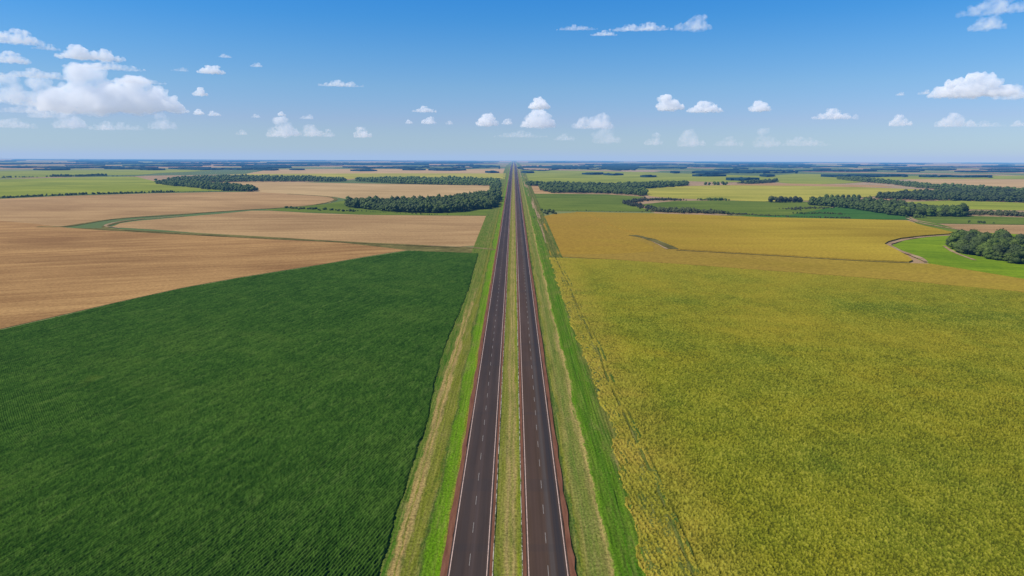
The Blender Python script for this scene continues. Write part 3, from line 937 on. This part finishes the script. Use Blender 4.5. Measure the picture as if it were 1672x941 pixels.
def shrub(p, s, lab, grp, zs=1.0):
    x, y = G(*p)
    o = bpy.data.objects.new('shrub', random.choice(SHR)); col.objects.link(o)
    o.location = (x, y, 0.2); o.rotation_euler = (0, 0, random.uniform(0, 6)); o.scale = (s, s, s * zs)
    tag(o, lab, 'shrub', grp)


for p, s in (((884,345),2.2),((890,346),1.8),((896,348.5),2.6),((902,349),2.6),((893,351),2.0),((889,349),1.6),((907,350.5),1.8),((903,346),1.7),((898,344.5),1.5)):
    shrub(p, s, 'dark shrub in the clump at the corner of the ochre field by the highway', 'shrubs at the ochre field corner', 1.0)
for i in range(22):
    t_ = min(1, max(0, i / 21 + random.uniform(-.05, .05)))
    py = 497 + 190 * t_ ** 1.3
    px = 926 + (py - 492) * 0.345 + random.uniform(-3, 3) + (4 if 0.2 < t_ < 0.7 else 0)
    shrub((px, py), random.uniform(0.3, 0.85), 'low weedy shrub on the ragged edge between verge grass and yellow crop', 'shrubs on the crop edge', 0.7)
for i in range(26):
    t_ = i / 25
    shrub((466 + 112 * t_ + random.uniform(-2, 2), 340.5 + 5.5 * t_ + random.uniform(-1.6, 1.2)), random.uniform(1.2, 2.4), 'dark shrub in the straggling line west of the oblong grove', 'shrubs west of the oblong grove', 0.8)


def shrub_row(name, px, geos, n, mat, label, w=4.0, s=(0.25, 0.5), zs=1.0, seed=0, cat='hedge', kind=None):
    P = smooth_line(GP(px), 10)
    r = np.random.default_rng(seed)
    P = np.array(P); L = np.cumsum(np.r_[0, np.linalg.norm(np.diff(P, axis=0), axis=1)])
    tt = r.random(n) * L[-1]
    x = np.interp(tt, L, P[:, 0]) + r.normal(size=n) * w; y = np.interp(tt, L, P[:, 1]) + r.normal(size=n) * w
    return joined(name, np.stack([x, y], -1), geos, mat, label, cat, s[0], s[1], zs, seed, kind)


shrub_row('hedge', [(-300,336),(0,324.3),(100,320),(200,316.8),(290,314.3)], LOW, 420, LEAF_A, 'dark hedge along the near side of the pale green field at far left', 4, (0.25, 0.55), seed=1)
shrub_row('hedge', [(290,314),(360,312.8),(410,312.6)], LOW, 60, LEAF_C, 'thin sparse end of the hedge beside the tan field', 3, (0.12, 0.25), seed=2)
shrub_row('hedge', [(-300,300),(0,291),(60,290)], LOW, 200, LEAF_A, 'distant dark hedge at the left edge behind the pale green field', 6, (0.4, 0.7), seed=3)
shrub_row('hedge', [(75,289.5),(110,289),(172,287.8)], LOW, 130, LEAF_A, 'distant row of bushy trees behind the pale green field', 8, (0.6, 1.1), seed=4)
shrub_row('hedge', [(172,288.2),(222,288.5)], TINY, 30, LEAF_A, 'thin distant hedge joining the bushy row to the wood', 4, (0.3, 0.5), seed=5)
shrub_row('hedge', [(1050,327),(1075,327),(1105,327.5)], LOW, 150, LEAF_C, 'grey scrub strip along the far bend between two green fields', 10, (0.25, 0.45), seed=6)
shrub_row('hedge', [(1060,328),(1040,329.5),(1028,332),(1035,336),(1055,340),(1070,343)], LOW, 260, LEAF_C, 'curved grey scrub belt between the two green fields', 7, (0.25, 0.5), seed=7)
shrub_row('hedge', [(1070,345),(1100,346.5),(1130,347),(1168,348.5)], LOW, 360, LEAF_C, 'dense grey green scrub behind the golden field', 10, (0.3, 0.6), seed=8)
shrub_row('hedge', [(1145,327.5),(1160,327.8),(1182,328)], LOW, 60, LEAF_A, 'small dark thicket between yellow green and green fields', 5, (0.35, 0.6), seed=9)
shrub_row('hedge', [(1170,349.5),(1230,352),(1300,355),(1390,357.5)], LOW, 240, LEAF_C, 'low scrub line along the back edge of the golden field', 5, (0.12, 0.3), seed=10)
shrub_row('hedge', [(1288,343),(1310,341.5),(1355,340.5)], LOW, 120, LEAF_C, 'low grey scrub patch in the green field right of the highway', 8, (0.15, 0.4), seed=11)
shrub_row('hedge', [(1300,350),(1340,349.5),(1376,351)], LOW, 90, LEAF_A, 'thin dark scrub line inside the deep green field', 5, (0.12, 0.3), seed=12)
shrub_row('hedge', [(1595,365.5),(1610,365.5)], LOW, 10, LEAF_A, 'small dark bush group in the green strip at far right', 4, (0.3, 0.4), seed=13)
shrub_row('hedge', [(1484,356),(1510,356.5)], LOW, 16, LEAF_A, 'bushes by the bridge end of the winding track', 5, (0.3, 0.5), seed=14)
shrub_row('hedge', [(1545,351),(1600,350),(1672,353.5),(1900,361)], LOW, 520, LEAF_C, 'broad grey green scrub belt at far right below the pale strip', 12, (0.35, 0.65), seed=15)
shrub_row('hedge', [(870,357),(905,345),(1000,346),(1060,347)], LOW, 60, LEAF_C, 'thin weedy line at the back of the ochre field', 3, (0.06, 0.18), seed=16)
shrub_row('hedge', [(580,345),(700,351),(800,352.5)], LOW, 60, LEAF_A, 'thin dark weed line at the front of the green pasture', 2, (0.06, 0.2), seed=17)

# woods farther off, each one mass of crowns
WOODS = [
 ([(255,299),(290,293),(330,290),(420,289.5),(500,291),(563,293.5),(563,297),(420,297),(340,298.5),(300,300)], 14, TINY, 'long dark wood behind the pale stubble at left'),
 ([(256,300.5),(300,300.5),(345,302),(390,307),(420,311),(420,313.5),(370,312.8),(300,306),(262,302)], 10, LOW, 'narrow tapering wood between pale green field and pale stubble'),
 ([(583,293.5),(640,292.5),(700,292.8),(816,294),(812,304),(700,302),(650,300.5),(583,296.5)], 13, TINY, 'long dark wood left of the highway beyond the pale stubble'),
 ([(803,304),(816,303),(814,316),(803,314)], 9, LOW, 'narrow belt of trees joining wood and grove beside the highway'),
 ([(884,305),(900,302.5),(990,304.5),(1070,302),(1122,300),(1122,304),(1060,308.5),(1010,310),(1052,317),(1052,321),(990,316.5),(900,315.5),(884,312)], 11, LOW, 'long dark wood right of the highway behind the green field'),
 ([(860,301),(884,301),(884,304),(862,304)], 11, LOW, 'small dark copse beside the highway at the end of the long wood'),
 ([(1430,325),(1470,327),(1560,329),(1672,331.5),(2000,337),(2000,318),(1672,319),(1640,315),(1580,313.5),(1520,317),(1440,321.5)], 11, LOW, 'broad dark wood at far right above the pale green strip'),
 ([(1368,293.5),(1400,297),(1450,301),(1500,307.5),(1560,312),(1640,315),(1672,319),(1672,315),(1630,310),(1560,306),(1520,304.5),(1480,300.5),(1440,296),(1400,291.5),(1370,291.5)], 13, TINY, 'curving dark tree belt between yellow green field and far stubble'),
 ([(1205,300.5),(1235,298),(1268,297),(1268,298.5),(1230,301)], 12, TINY, 'small dark copse behind the brown strip'),
]
for i, (px, sp, geos, lab) in enumerate(WOODS):
    pts = scatter(GP(px), sp, 60 + i)
    print('wood', i, len(pts))
    joined('woodland', pts, geos, LEAF_A, lab, smin=0.8 * sp / 9.5, smax=1.4 * sp / 9.5, zs=min(1.0, 9.5 / sp * 1.1) * 0.86, seed=70 + i)


# canopy material for far woods: slabs of forest at treetop height
def canopy_mat():
    t = NT('far_canopy')
    c = t.coord('Object')
    v = t.voro(c, 0.08)
    g = t.noise(c, 0.004, 4, 0.6)
    base = t.ramp(v, [(0.0, (0.020, 0.062, 0.062)), (0.6, (0.009, 0.032, 0.042))])  # blue of the distant haze is put into the canopy colour
    base = t.mix(t.maprange(g, 0.35, 0.65, 0, 0.5), base, (0.012, 0.042, 0.050))
    return t.finish(base, 0.9, t.bump(v, 0.6, 3.0), 0.1)


CANOPY = canopy_mat()
FARW = [
 ([(0,271.5),(120,270),(240,273),(160,275.5),(0,277)], 'left edge distant forest band'),
]
far_r = np.random.default_rng(5)
FW = [
 # x0, x1, y_bottom, y_top in the photo
 (55,115,279,276.2),(0,60,275.5,271),(60,200,275,273),(110,146,275.8,273.5),(170,235,277.5,275),(200,330,272.5,270.5),(290,345,276.5,274),
 (395,475,276,272.3),(300,420,278,275.6),(350,520,271.8,269.8),(560,600,274.5,273),(572,616,280.5,278.2),(600,690,275.8,273.5),(690,828,277.3,268.5),(700,760,279.3,277.5),(792,824,283,281.2),
 (420,455,279,277),(480,560,270.8,269.4),(560,700,270,268.6),(0,200,269,266.2),(200,420,268.5,266.5),(430,640,268.2,266.6),
 (846,1040,279.5,268.8),(852,872,283.5,280.5),(950,985,286,283.8),(985,1018,287,285),(1040,1120,276.5,272.5),(1045,1072,291,287.5),(1095,1110,283.8,281.5),(1130,1300,284.5,278.8),
 (1120,1400,274.5,271.2),(1240,1265,289.5,286.5),(1300,1430,281,278.2),(1340,1480,290.5,286.6),(1420,1560,278.8,276),(1500,1620,291,288.5),(1560,1672,282,280),(1480,1700,274.5,272),(1380,1480,271.8,270.2),(1040,1300,271,269.2),(1600,1800,278,276.3),(1185,1240,296,293),(1130,1186,288.8,287.3)]
FW2 = []
for (xa, xb, yb, yt) in FW:
    wd = xb - xa; th = yb - yt
    k = max(1, int(wd / 45))
    for j in range(k + (1 if wd > 60 else 0)):
        f0 = max(0, (j - 0.35 * far_r.random()) / k); f1 = min(1, (j + 1 + 0.5 * far_r.random()) / k)
        if f1 <= f0: f0, f1 = 0.2 * far_r.random(), 1 - 0.3 * far_r.random()
        q0 = 0.0 if th < 2.2 else far_r.uniform(0, 0.35); q1 = 1.0 if th < 2.2 else far_r.uniform(0.65, 1.0)
        FW2.append((xa + wd * f0, xa + wd * f1, yb - th * q0, yb - th * q1))
# thin scattered tree lines all over the far plain
for j in range(190):
    yy = 264.2 + 17 * far_r.random() ** 2.2
    xx = far_r.uniform(-60, 1730)
    if 815 < xx < 862 or 790 < xx + 20 < 850: continue
    if yy > 276 and (xx > 840 and xx < 1130): continue
    yy += (xx - 836) * 0.0042 * 0.8
    wdd = far_r.uniform(12, 75) * (0.6 if yy > 274 else 1.7 if yy < 268.5 else 1)
    FW2.append((xx, xx + wdd, yy, yy - far_r.uniform(0.5, 1.3)))
for (xa, xb, yb, yt) in FW2:
    if xa < 815 < xb: xb = 815
    n = max(5, int((xb - xa) / 4))
    lo = []; hi = []
    ph = far_r.uniform(0, 100)
    for i in range(n + 1):
        f = i / n
        env = max(0.12, math.sin(math.pi * f)) ** 0.6
        nz_ = mnoise.noise(Vector((ph + i * 0.55, 0, 0)))
        px = xa + (xb - xa) * f
        th = max(0.35, (yb - yt))
        lo.append((px, yb - (1 - env) * th * 0.5 + nz_ * th * 0.12))
        hi.append((px, lo[-1][1] - th * env * (0.85 + 0.5 * mnoise.noise(Vector((ph, i * 0.7, 5))))))
    poly = GP(lo + hi[::-1])
    Yb = G((xa + xb) / 2, yb)[1]
    slab('woodland', poly, -1, 8.5 if Yb < 9000 else 11, CANOPY, jit=14, step=45, kind='stuff', cat='woods', top_noise=7,
         label='far dark wood patch of the distant plain near %s' % ('the left edge' if xb < 300 else 'the left middle' if xb < 640 else 'the highway' if xb < 1050 else 'the right middle' if xb < 1400 else 'the right edge'))

# ------------------------------------------------------------------ light
SUN_EL, SUN_AZ = R(48), math.atan2(-0.90, -0.20)
sd = Vector((math.sin(SUN_AZ) * math.cos(SUN_EL), math.cos(SUN_AZ) * math.cos(SUN_EL), math.sin(SUN_EL)))
sl = bpy.data.lights.new('sun', 'SUN')
sl.energy = 4.5; sl.angle = R(0.5); sl.color = (1.0, 0.935, 0.80)
so = bpy.data.objects.new('sun', sl); col.objects.link(so)
so.rotation_euler = (-sd).to_track_quat('-Z', 'Y').to_euler()
so.location = (-300, 200, 400)

w = bpy.data.worlds.new('World'); sc.world = w; w.use_nodes = True
wt = w.node_tree; wt.nodes.clear()
wo = wt.nodes.new('ShaderNodeOutputWorld'); bg = wt.nodes.new('ShaderNodeBackground')
sky = wt.nodes.new('ShaderNodeTexSky'); sky.sky_type = 'NISHITA'; sky.sun_disc = False
sky.sun_elevation = SUN_EL; sky.sun_rotation = SUN_AZ
sky.air_density = 1.0; sky.dust_density = 0.25; sky.ozone_density = 3.0; sky.altitude = 300
# clean deep blue air: the model sky is tinted by height above the horizon
tc = wt.nodes.new('ShaderNodeTexCoord'); sp = wt.nodes.new('ShaderNodeSeparateXYZ'); wt.links.new(tc.outputs['Generated'], sp.inputs[0])
rp = wt.nodes.new('ShaderNodeValToRGB'); wt.links.new(sp.outputs[2], rp.inputs[0])
TN = [(0.0, (.58, .84, 1.06)), (0.03, (.63, .79, 1.07)), (0.054, (.65, .755, 1.09)), (0.099, (.58, .82, 1.10)), (0.143, (.43, .82, 1.17)), (0.186, (.27, .79, 1.24)), (0.225, (.18, .77, 1.32)), (0.35, (.15, .75, 1.35)), (0.7, (.6, .85, 1.15))]
while len(rp.color_ramp.elements) < len(TN): rp.color_ramp.elements.new(0.5)
for e, (p_, c_) in zip(rp.color_ramp.elements, TN):
    e.position = p_; e.color = tuple(v / 1.4 for v in c_) + (1,)
mt_ = wt.nodes.new('ShaderNodeMix'); mt_.data_type = 'RGBA'; mt_.blend_type = 'MULTIPLY'; mt_.inputs[0].default_value = 1
wt.links.new(sky.outputs[0], mt_.inputs[6]); wt.links.new(rp.outputs[0], mt_.inputs[7])
wt.links.new(mt_.outputs[2], bg.inputs[0]); bg.inputs[1].default_value = 0.105 * 1.4
wt.links.new(bg.outputs[0], wo.inputs[0])


# ------------------------------------------------------------------ haze
def haze_mat(name, sig, colr):
    """clear air seen over many kilometres: blue light is lost and gained fastest"""
    m = bpy.data.materials.new(name); m.use_nodes = True
    t = m.node_tree; t.nodes.clear()
    o = t.nodes.new('ShaderNodeOutputMaterial')
    mx = max(sig)
    ab = t.nodes.new('ShaderNodeVolumeAbsorption'); ab.inputs['Density'].default_value = mx
    ab.inputs['Color'].default_value = tuple(1 - v / mx for v in sig) + (1,)
    em = t.nodes.new('ShaderNodeEmission'); em.inputs['Color'].default_value = tuple(c * v / mx for c, v in zip(colr, sig)) + (1,)  # volume glow stands in for light scattered by the air
    em.inputs['Strength'].default_value = mx
    ad = t.nodes.new('ShaderNodeAddShader')
    t.links.new(ab.outputs[0], ad.inputs[0]); t.links.new(em.outputs[0], ad.inputs[1])
    t.links.new(ad.outputs[0], o.inputs['Volume'])
    return m


def haze_box(r, zt, mat, z0=-3):
    bm = bmesh.new(); n = 24
    a = [bm.verts.new((r * math.cos(2 * math.pi * i / n), r * math.sin(2 * math.pi * i / n), z0)) for i in range(n)]
    b = [bm.verts.new((v.co.x, v.co.y, zt)) for v in a]
    bm.faces.new(a[::-1]); bm.faces.new(b)
    for i in range(n): bm.faces.new((a[i], a[(i + 1) % n], b[(i + 1) % n], b[i]))
    me = bpy.data.meshes.new('haze'); bm.to_mesh(me); bm.free()
    return tag(link('haze', me, mat), kind='structure')


haze_box(62000, 320, haze_mat('haze_air', (1 / 80000, 1 / 34000, 1 / 20000), (0.36, 0.52, 0.78)))

# ------------------------------------------------------------------ clouds
def cloud_mat():
    """water vapour: a scattering volume with an added ambient glow, denser in the heart of each cloud and torn at the rim"""
    t = NT('cloud_vapour')
    oi = t.n('ShaderNodeObjectInfo')
    sepc = t.n('ShaderNodeSeparateColor'); t.lk(oi.outputs['Color'], sepc.inputs[0])
    # red: density per metre x 400; green: size of the billows; blue: how torn it is
    c = t.coord('Object')
    dv = t.n('ShaderNodeVectorMath', operation='SCALE')
    t.lk(c, dv.inputs[0]); t.lk(sepc.outputs[1], dv.inputs['Scale'])
    n1 = t.n('ShaderNodeTexNoise'); t.lk(dv.outputs[0], n1.inputs['Vector']); n1.inputs['Scale'].default_value = 0.02; n1.inputs['Detail'].default_value = 4; n1.inputs['Roughness'].default_value = 0.55
    k = t.maprange(n1.outputs[0], 0.36, 0.62, 0, 1)
    m = t.math('ADD', t.math('MULTIPLY', k, sepc.outputs[2]), t.math('SUBTRACT', 1.0, sepc.outputs[2]))
    dens = t.math('MULTIPLY', m, t.math('MULTIPLY', sepc.outputs[0], 0.01))
    sc_ = t.n('ShaderNodeVolumeScatter')
    t.setin(sc_, 'Color', (0.90, 0.895, 0.88)); t.lk(dens, sc_.inputs['Density']); sc_.inputs['Anisotropy'].default_value = 0.0
    em = t.n('ShaderNodeEmission'); em.inputs[0].default_value = (0.62, 0.72, 0.88, 1)  # added emission replaces ambient and multiply scattered light
    t.lk(t.math('MULTIPLY', dens, 0.26), em.inputs[1])
    ad = t.n('ShaderNodeAddShader'); t.lk(sc_.outputs[0], ad.inputs[0]); t.lk(em.outputs[0], ad.inputs[1])
    t.lk(ad.outputs[0], t.out.inputs['Volume'])
    return t.m


CLOUD = cloud_mat()


def cloud(cx, by, wpx, hpx, op, label, group, name='cloud', seed=0, humps=None):
    r = np.random.default_rng(900 + seed)
    el = math.atan((260.5 - by) / F)
    alt = 1400.0 if by > 60 else 5200.0
    D = min(max(alt / math.tan(max(el, 0.005)), 9000), 42000)
    d = DIR(cx, by); hd = math.hypot(d.x, d.y)
    P = Vector((d.x / hd * D, d.y / hd * D, H + D * d.z / hd))
    W = wpx / F * D; Ht = hpx / F * D
    asp = hpx / wpx
    n = max(3, int(1.6 / asp)) if asp < 0.6 else 3
    bm = bmesh.new()
    IV, IF = ICO2

    def ball(c, rad, zs=0.85):
        vs = [bm.verts.new((c[0] + v[0] * rad, c[1] + v[1] * rad, max(c[2] + v[2] * rad * zs, -0.02 * Ht))) for v in IV]
        for f in IF: bm.faces.new([vs[i] for i in f])
    if humps is None:
        humps = []
        for i in range(n):
            u = (i + 0.5 + r.uniform(-.25, .25)) / n * 2 - 1
            humps.append((u * 0.37, (1 - 0.75 * abs(u) ** 1.7) * r.uniform(0.6, 1.0)))
        k = max(range(len(humps)), key=lambda i: humps[i][1]); humps[k] = (humps[k][0], 1.0)
    for (u, hh) in humps:
        top = Ht * hh
        rad = min(top * 0.62, W * 0.30)
        if asp < 0.3: rad = top * 0.55
        nz = 3 if top > rad * 1.5 else 2
        for k in range(nz):
            z = (top - rad * 0.9) * k / max(1, nz - 1) if top > rad else top * 0.2
            x = u * W + r.uniform(-.3, .3) * rad; y = r.uniform(-.4, .4) * rad
            rr = rad * (1.05 - 0.15 * k)
            ball((x, y, max(0, z)), rr)
            for q in range(11 if wpx > 60 else 7):
                dd = r.normal(size=3); dd /= np.linalg.norm(dd); dd[2] = abs(dd[2]) * .9; dd[1] = -abs(dd[1]) if q % 2 else dd[1]
                ball((x + dd[0] * rr * .85 * (1.5 if asp < .3 else 1), y + dd[1] * rr * .85, max(0, z) + dd[2] * rr * .7), rr * r.uniform(.28, .5))
    # thin connecting base
    m = max(3, int(W / max(Ht, 1) * 1.4))
    for i in range(m):
        u = (i + .5) / m * 2 - 1
        ball((u * W * 0.43, r.uniform(-.2, .2) * Ht, Ht * 0.10), Ht * (0.30 - 0.12 * abs(u)), 0.7)
    me0 = bpy.data.meshes.new('tmp'); bm.to_mesh(me0); bm.free()
    tmp = bpy.data.objects.new('tmp', me0); col.objects.link(tmp)
    md = tmp.modifiers.new('r', 'REMESH'); md.mode = 'VOXEL'; md.voxel_size = max(W / 110, Ht / 34); md.use_smooth_shade = True
    dg = bpy.context.evaluated_depsgraph_get()
    me = bpy.data.meshes.new_from_object(tmp.evaluated_get(dg))
    bpy.data.objects.remove(tmp); bpy.data.meshes.remove(me0)
    me.name = name
    nv = len(me.vertices)
    co = np.empty(nv * 3, np.float32); no = np.empty(nv * 3, np.float32)
    me.vertices.foreach_get('co', co); me.vertices.foreach_get('normal', no)
    co = co.reshape(-1, 3); no = no.reshape(-1, 3)
    fr = Ht * 0.30
    dz = np.array([mnoise.noise(Vector(c / fr)) + 0.7 * mnoise.noise(Vector(c / fr * 2.1)) + 0.4 * abs(mnoise.noise(Vector(c / fr * 4.2)))  for c in co])
    co = co + no * (dz * Ht * 0.11)[:, None]
    me.vertices.foreach_set('co', co.astype(np.float32).ravel()); me.update()
    me.materials.clear()
    o = link(name, me, CLOUD)
    o.location = P
    o.rotation_euler = (0, 0, math.atan2(d.y, d.x) - math.pi / 2)
    # optical depth through the heart of the cloud, from its opacity in the photograph
    tau = 7.0 if op > 0.9 else 4.2 if op > 0.8 else 2.6 if op > 0.65 else 1.8 if op > 0.5 else 1.05 if op > 0.38 else 0.7
    thick = Ht * 1.0
    torn = 0.8 if op > 0.8 else 0.95
    o.color = (tau / thick * 100, 60.0 / Ht * 2.2, torn, 1)
    tag(o, label, 'cloud', group)
    return o


CL = [
 (156,181,98,68,.99,'large bright white cumulus heap in the left sky, tallest of all',None,[(-.36,.55),(-.16,1.0),(.14,.72),(.36,.5)]),
 (238,180,94,52,.97,'bright white cumulus heap joined to the right side of the tallest one',None,[(-.34,.7),(-.08,1.0),(.2,.75),(.38,.35)]),
 (72,172,62,40,.80,'white cumulus just left of the tallest heap',None,None),
 (14,166,54,38,.75,'white cumulus cut by the left edge of the sky',None,None),
 (44,184,90,16,.5,'thin grey base of cloud below the two leftmost cumulus',None,None),
 (62,127,120,14,.6,'thin grey white veil above the cloud at the left edge',None,None),
 (172,113,120,14,.6,'thin flat veil just above the tallest cumulus',None,None),
 (228,136,84,12,.6,'thin grey shelf across the top of the tallest cumulus',None,None),
 (22,70,84,20,.75,'highest white cloud in the left corner of the sky',None,None),
 (148,97,104,20,.85,'flat based white cloud above the tallest cumulus',None,None),
 (14,102,62,16,.7,'soft white cloud at the left edge below the highest one',None,None),
 (76,81,42,9,.5,'faint grey cloud between the two upper left clouds',None,None),
 (345,120,50,13,.85,'small elongated white cloud right of the tallest cumulus',None,None),
 (368,94,24,6,.4,'tiny faint cloud above the small elongated one',None,None),
 (418,109,22,7,.4,'tiny faint cloud alone right of the small elongated one',None,None),
 (294,116,30,6,.35,'tiny faint streak beside the small elongated cloud',None,None),
 (557,141,84,11,.65,'long thin white cloud alone in the left middle of the sky',None,None),
 (1585,157,120,34,.97,'large bright cumulus with flat base in the right sky',None,[(-.32,.35),(-.15,.8),(.0,1.0),(.15,.85),(.32,.45)]),
 (1655,161,60,20,.55,'soft grey cloud at the right edge beside the large cumulus',None,None),
 (1096,179,42,26,.95,'round bright cumulus left of its flatter twin in the right sky',None,None),
 (1150,183,68,19,.9,'flat bright cumulus right of the round one',None,None),
 (1240,181,40,18,.9,'small bright peaked cumulus alone in the right sky',None,None),
 (1362,194,78,17,.7,'broad soft cumulus between the peaked one and the right edge',None,None),
 (1472,205,28,17,.8,'small round cumulus below and left of the large right one',None,None),
 (1562,206,50,20,.6,'soft low cumulus under the large right one',None,None),
 (880,177,42,19,.95,'bright cumulus above the highway, upper of two',None,None),
 (882,207,66,31,.9,'bright cumulus above the highway, lower and larger of two',None,None),
 (796,205,48,21,.9,'bright cumulus above the highway, left of the stacked pair',None,None),
 (968,209,84,26,.65,'broad hazy cumulus right of the stacked pair',None,None),
 (462,222,46,32,.7,'hazy upright cumulus low in the left middle of the sky',None,None),
 (592,224,32,18,.55,'hazy round cumulus low between the left middle and the highway',None,None),
 (115,208,44,26,.65,'hazy round cumulus just below the tallest heap',None,None),
 (942,49,78,9,.5,'left end of the high thin wisps at the top of the sky',None,None),
 (1046,50,116,14,.55,'long middle wisp at the top of the sky',None,None),
 (1132,48,72,24,.5,'feathered right end of the high wisps at the top of the sky',None,None),
 (986,58,52,9,.6,'short bright wisp below the long middle one',None,None),
 (1625,22,110,24,.45,'grey feathered cloud in the top right corner',None,None),
 (1610,48,54,20,.45,'small grey feathered cloud below the one in the top right corner',None,None),
]
SMALL = [
 (328,156,22,13,.9),(325,187,20,9,.8),(297,184,18,13,.75),(350,189,24,8,.6),(20,208,70,14,.4),(72,192,44,14,.5),(166,212,40,14,.4),(264,210,38,24,.5),(205,212,60,12,.35),
 (460,189,14,7,.7),(418,192,16,6,.4),(507,222,52,20,.4),(538,223,18,13,.45),(500,194,26,8,.4),(395,220,22,9,.3),(693,183,50,11,.75),(668,202,14,7,.55),(700,202,28,12,.7),(733,203,14,7,.5),(828,203,22,10,.65),
 (990,233,52,28,.35),(850,224,104,12,.3),(922,229,44,12,.3),(1068,236,28,20,.4),(1128,238,54,28,.5),(1190,238,56,16,.35),(1250,239,34,30,.5),(1310,238,96,15,.35),(1508,154,20,7,.4),(1604,207,64,9,.35),(1662,206,22,8,.4),(1470,156,14,5,.4),(1290,130,0,0,0),
]
for i, (cx, by, wp, hp, op, lab, grp, hm) in enumerate(CL):
    cloud(cx, by, wp, hp, op, lab, grp, seed=i, humps=hm)
for i, (cx, by, wp, hp, op) in enumerate(SMALL):
    if not wp: continue
    if op >= 0.55:
        lab, grp = ('small bright cloud puff in the left half of the sky', 'small bright puffs at left') if cx < 640 else ('small bright cloud puff near the highway side of the sky', 'small bright puffs by the highway')
    else:
        lab, grp = ('faint hazy cloud low in the left half of the sky', 'faint clouds at left') if cx < 640 else ('faint hazy cloud low in the right half of the sky', 'faint clouds at right')
    cloud(cx, by, wp, hp, op, lab, grp, seed=100 + i)

# ------------------------------------------------------------------ render settings
sc.render.engine = 'CYCLES'
sc.view_settings.view_transform = 'Standard'; sc.view_settings.look = 'None'; sc.view_settings.exposure = 0; sc.view_settings.gamma = 1
cy = sc.cycles
cy.use_denoising = True
cy.denoiser = 'OPENIMAGEDENOISE'
cy.denoising_input_passes = 'RGB_ALBEDO_NORMAL'
cy.denoising_prefilter = 'ACCURATE'
cy.max_bounces = 4; cy.diffuse_bounces = 2; cy.glossy_bounces = 1; cy.transparent_max_bounces = 32; cy.volume_bounces = 1
cy.use_adaptive_sampling = True; cy.adaptive_threshold = 0.02
cy.sample_clamp_indirect = 1.0
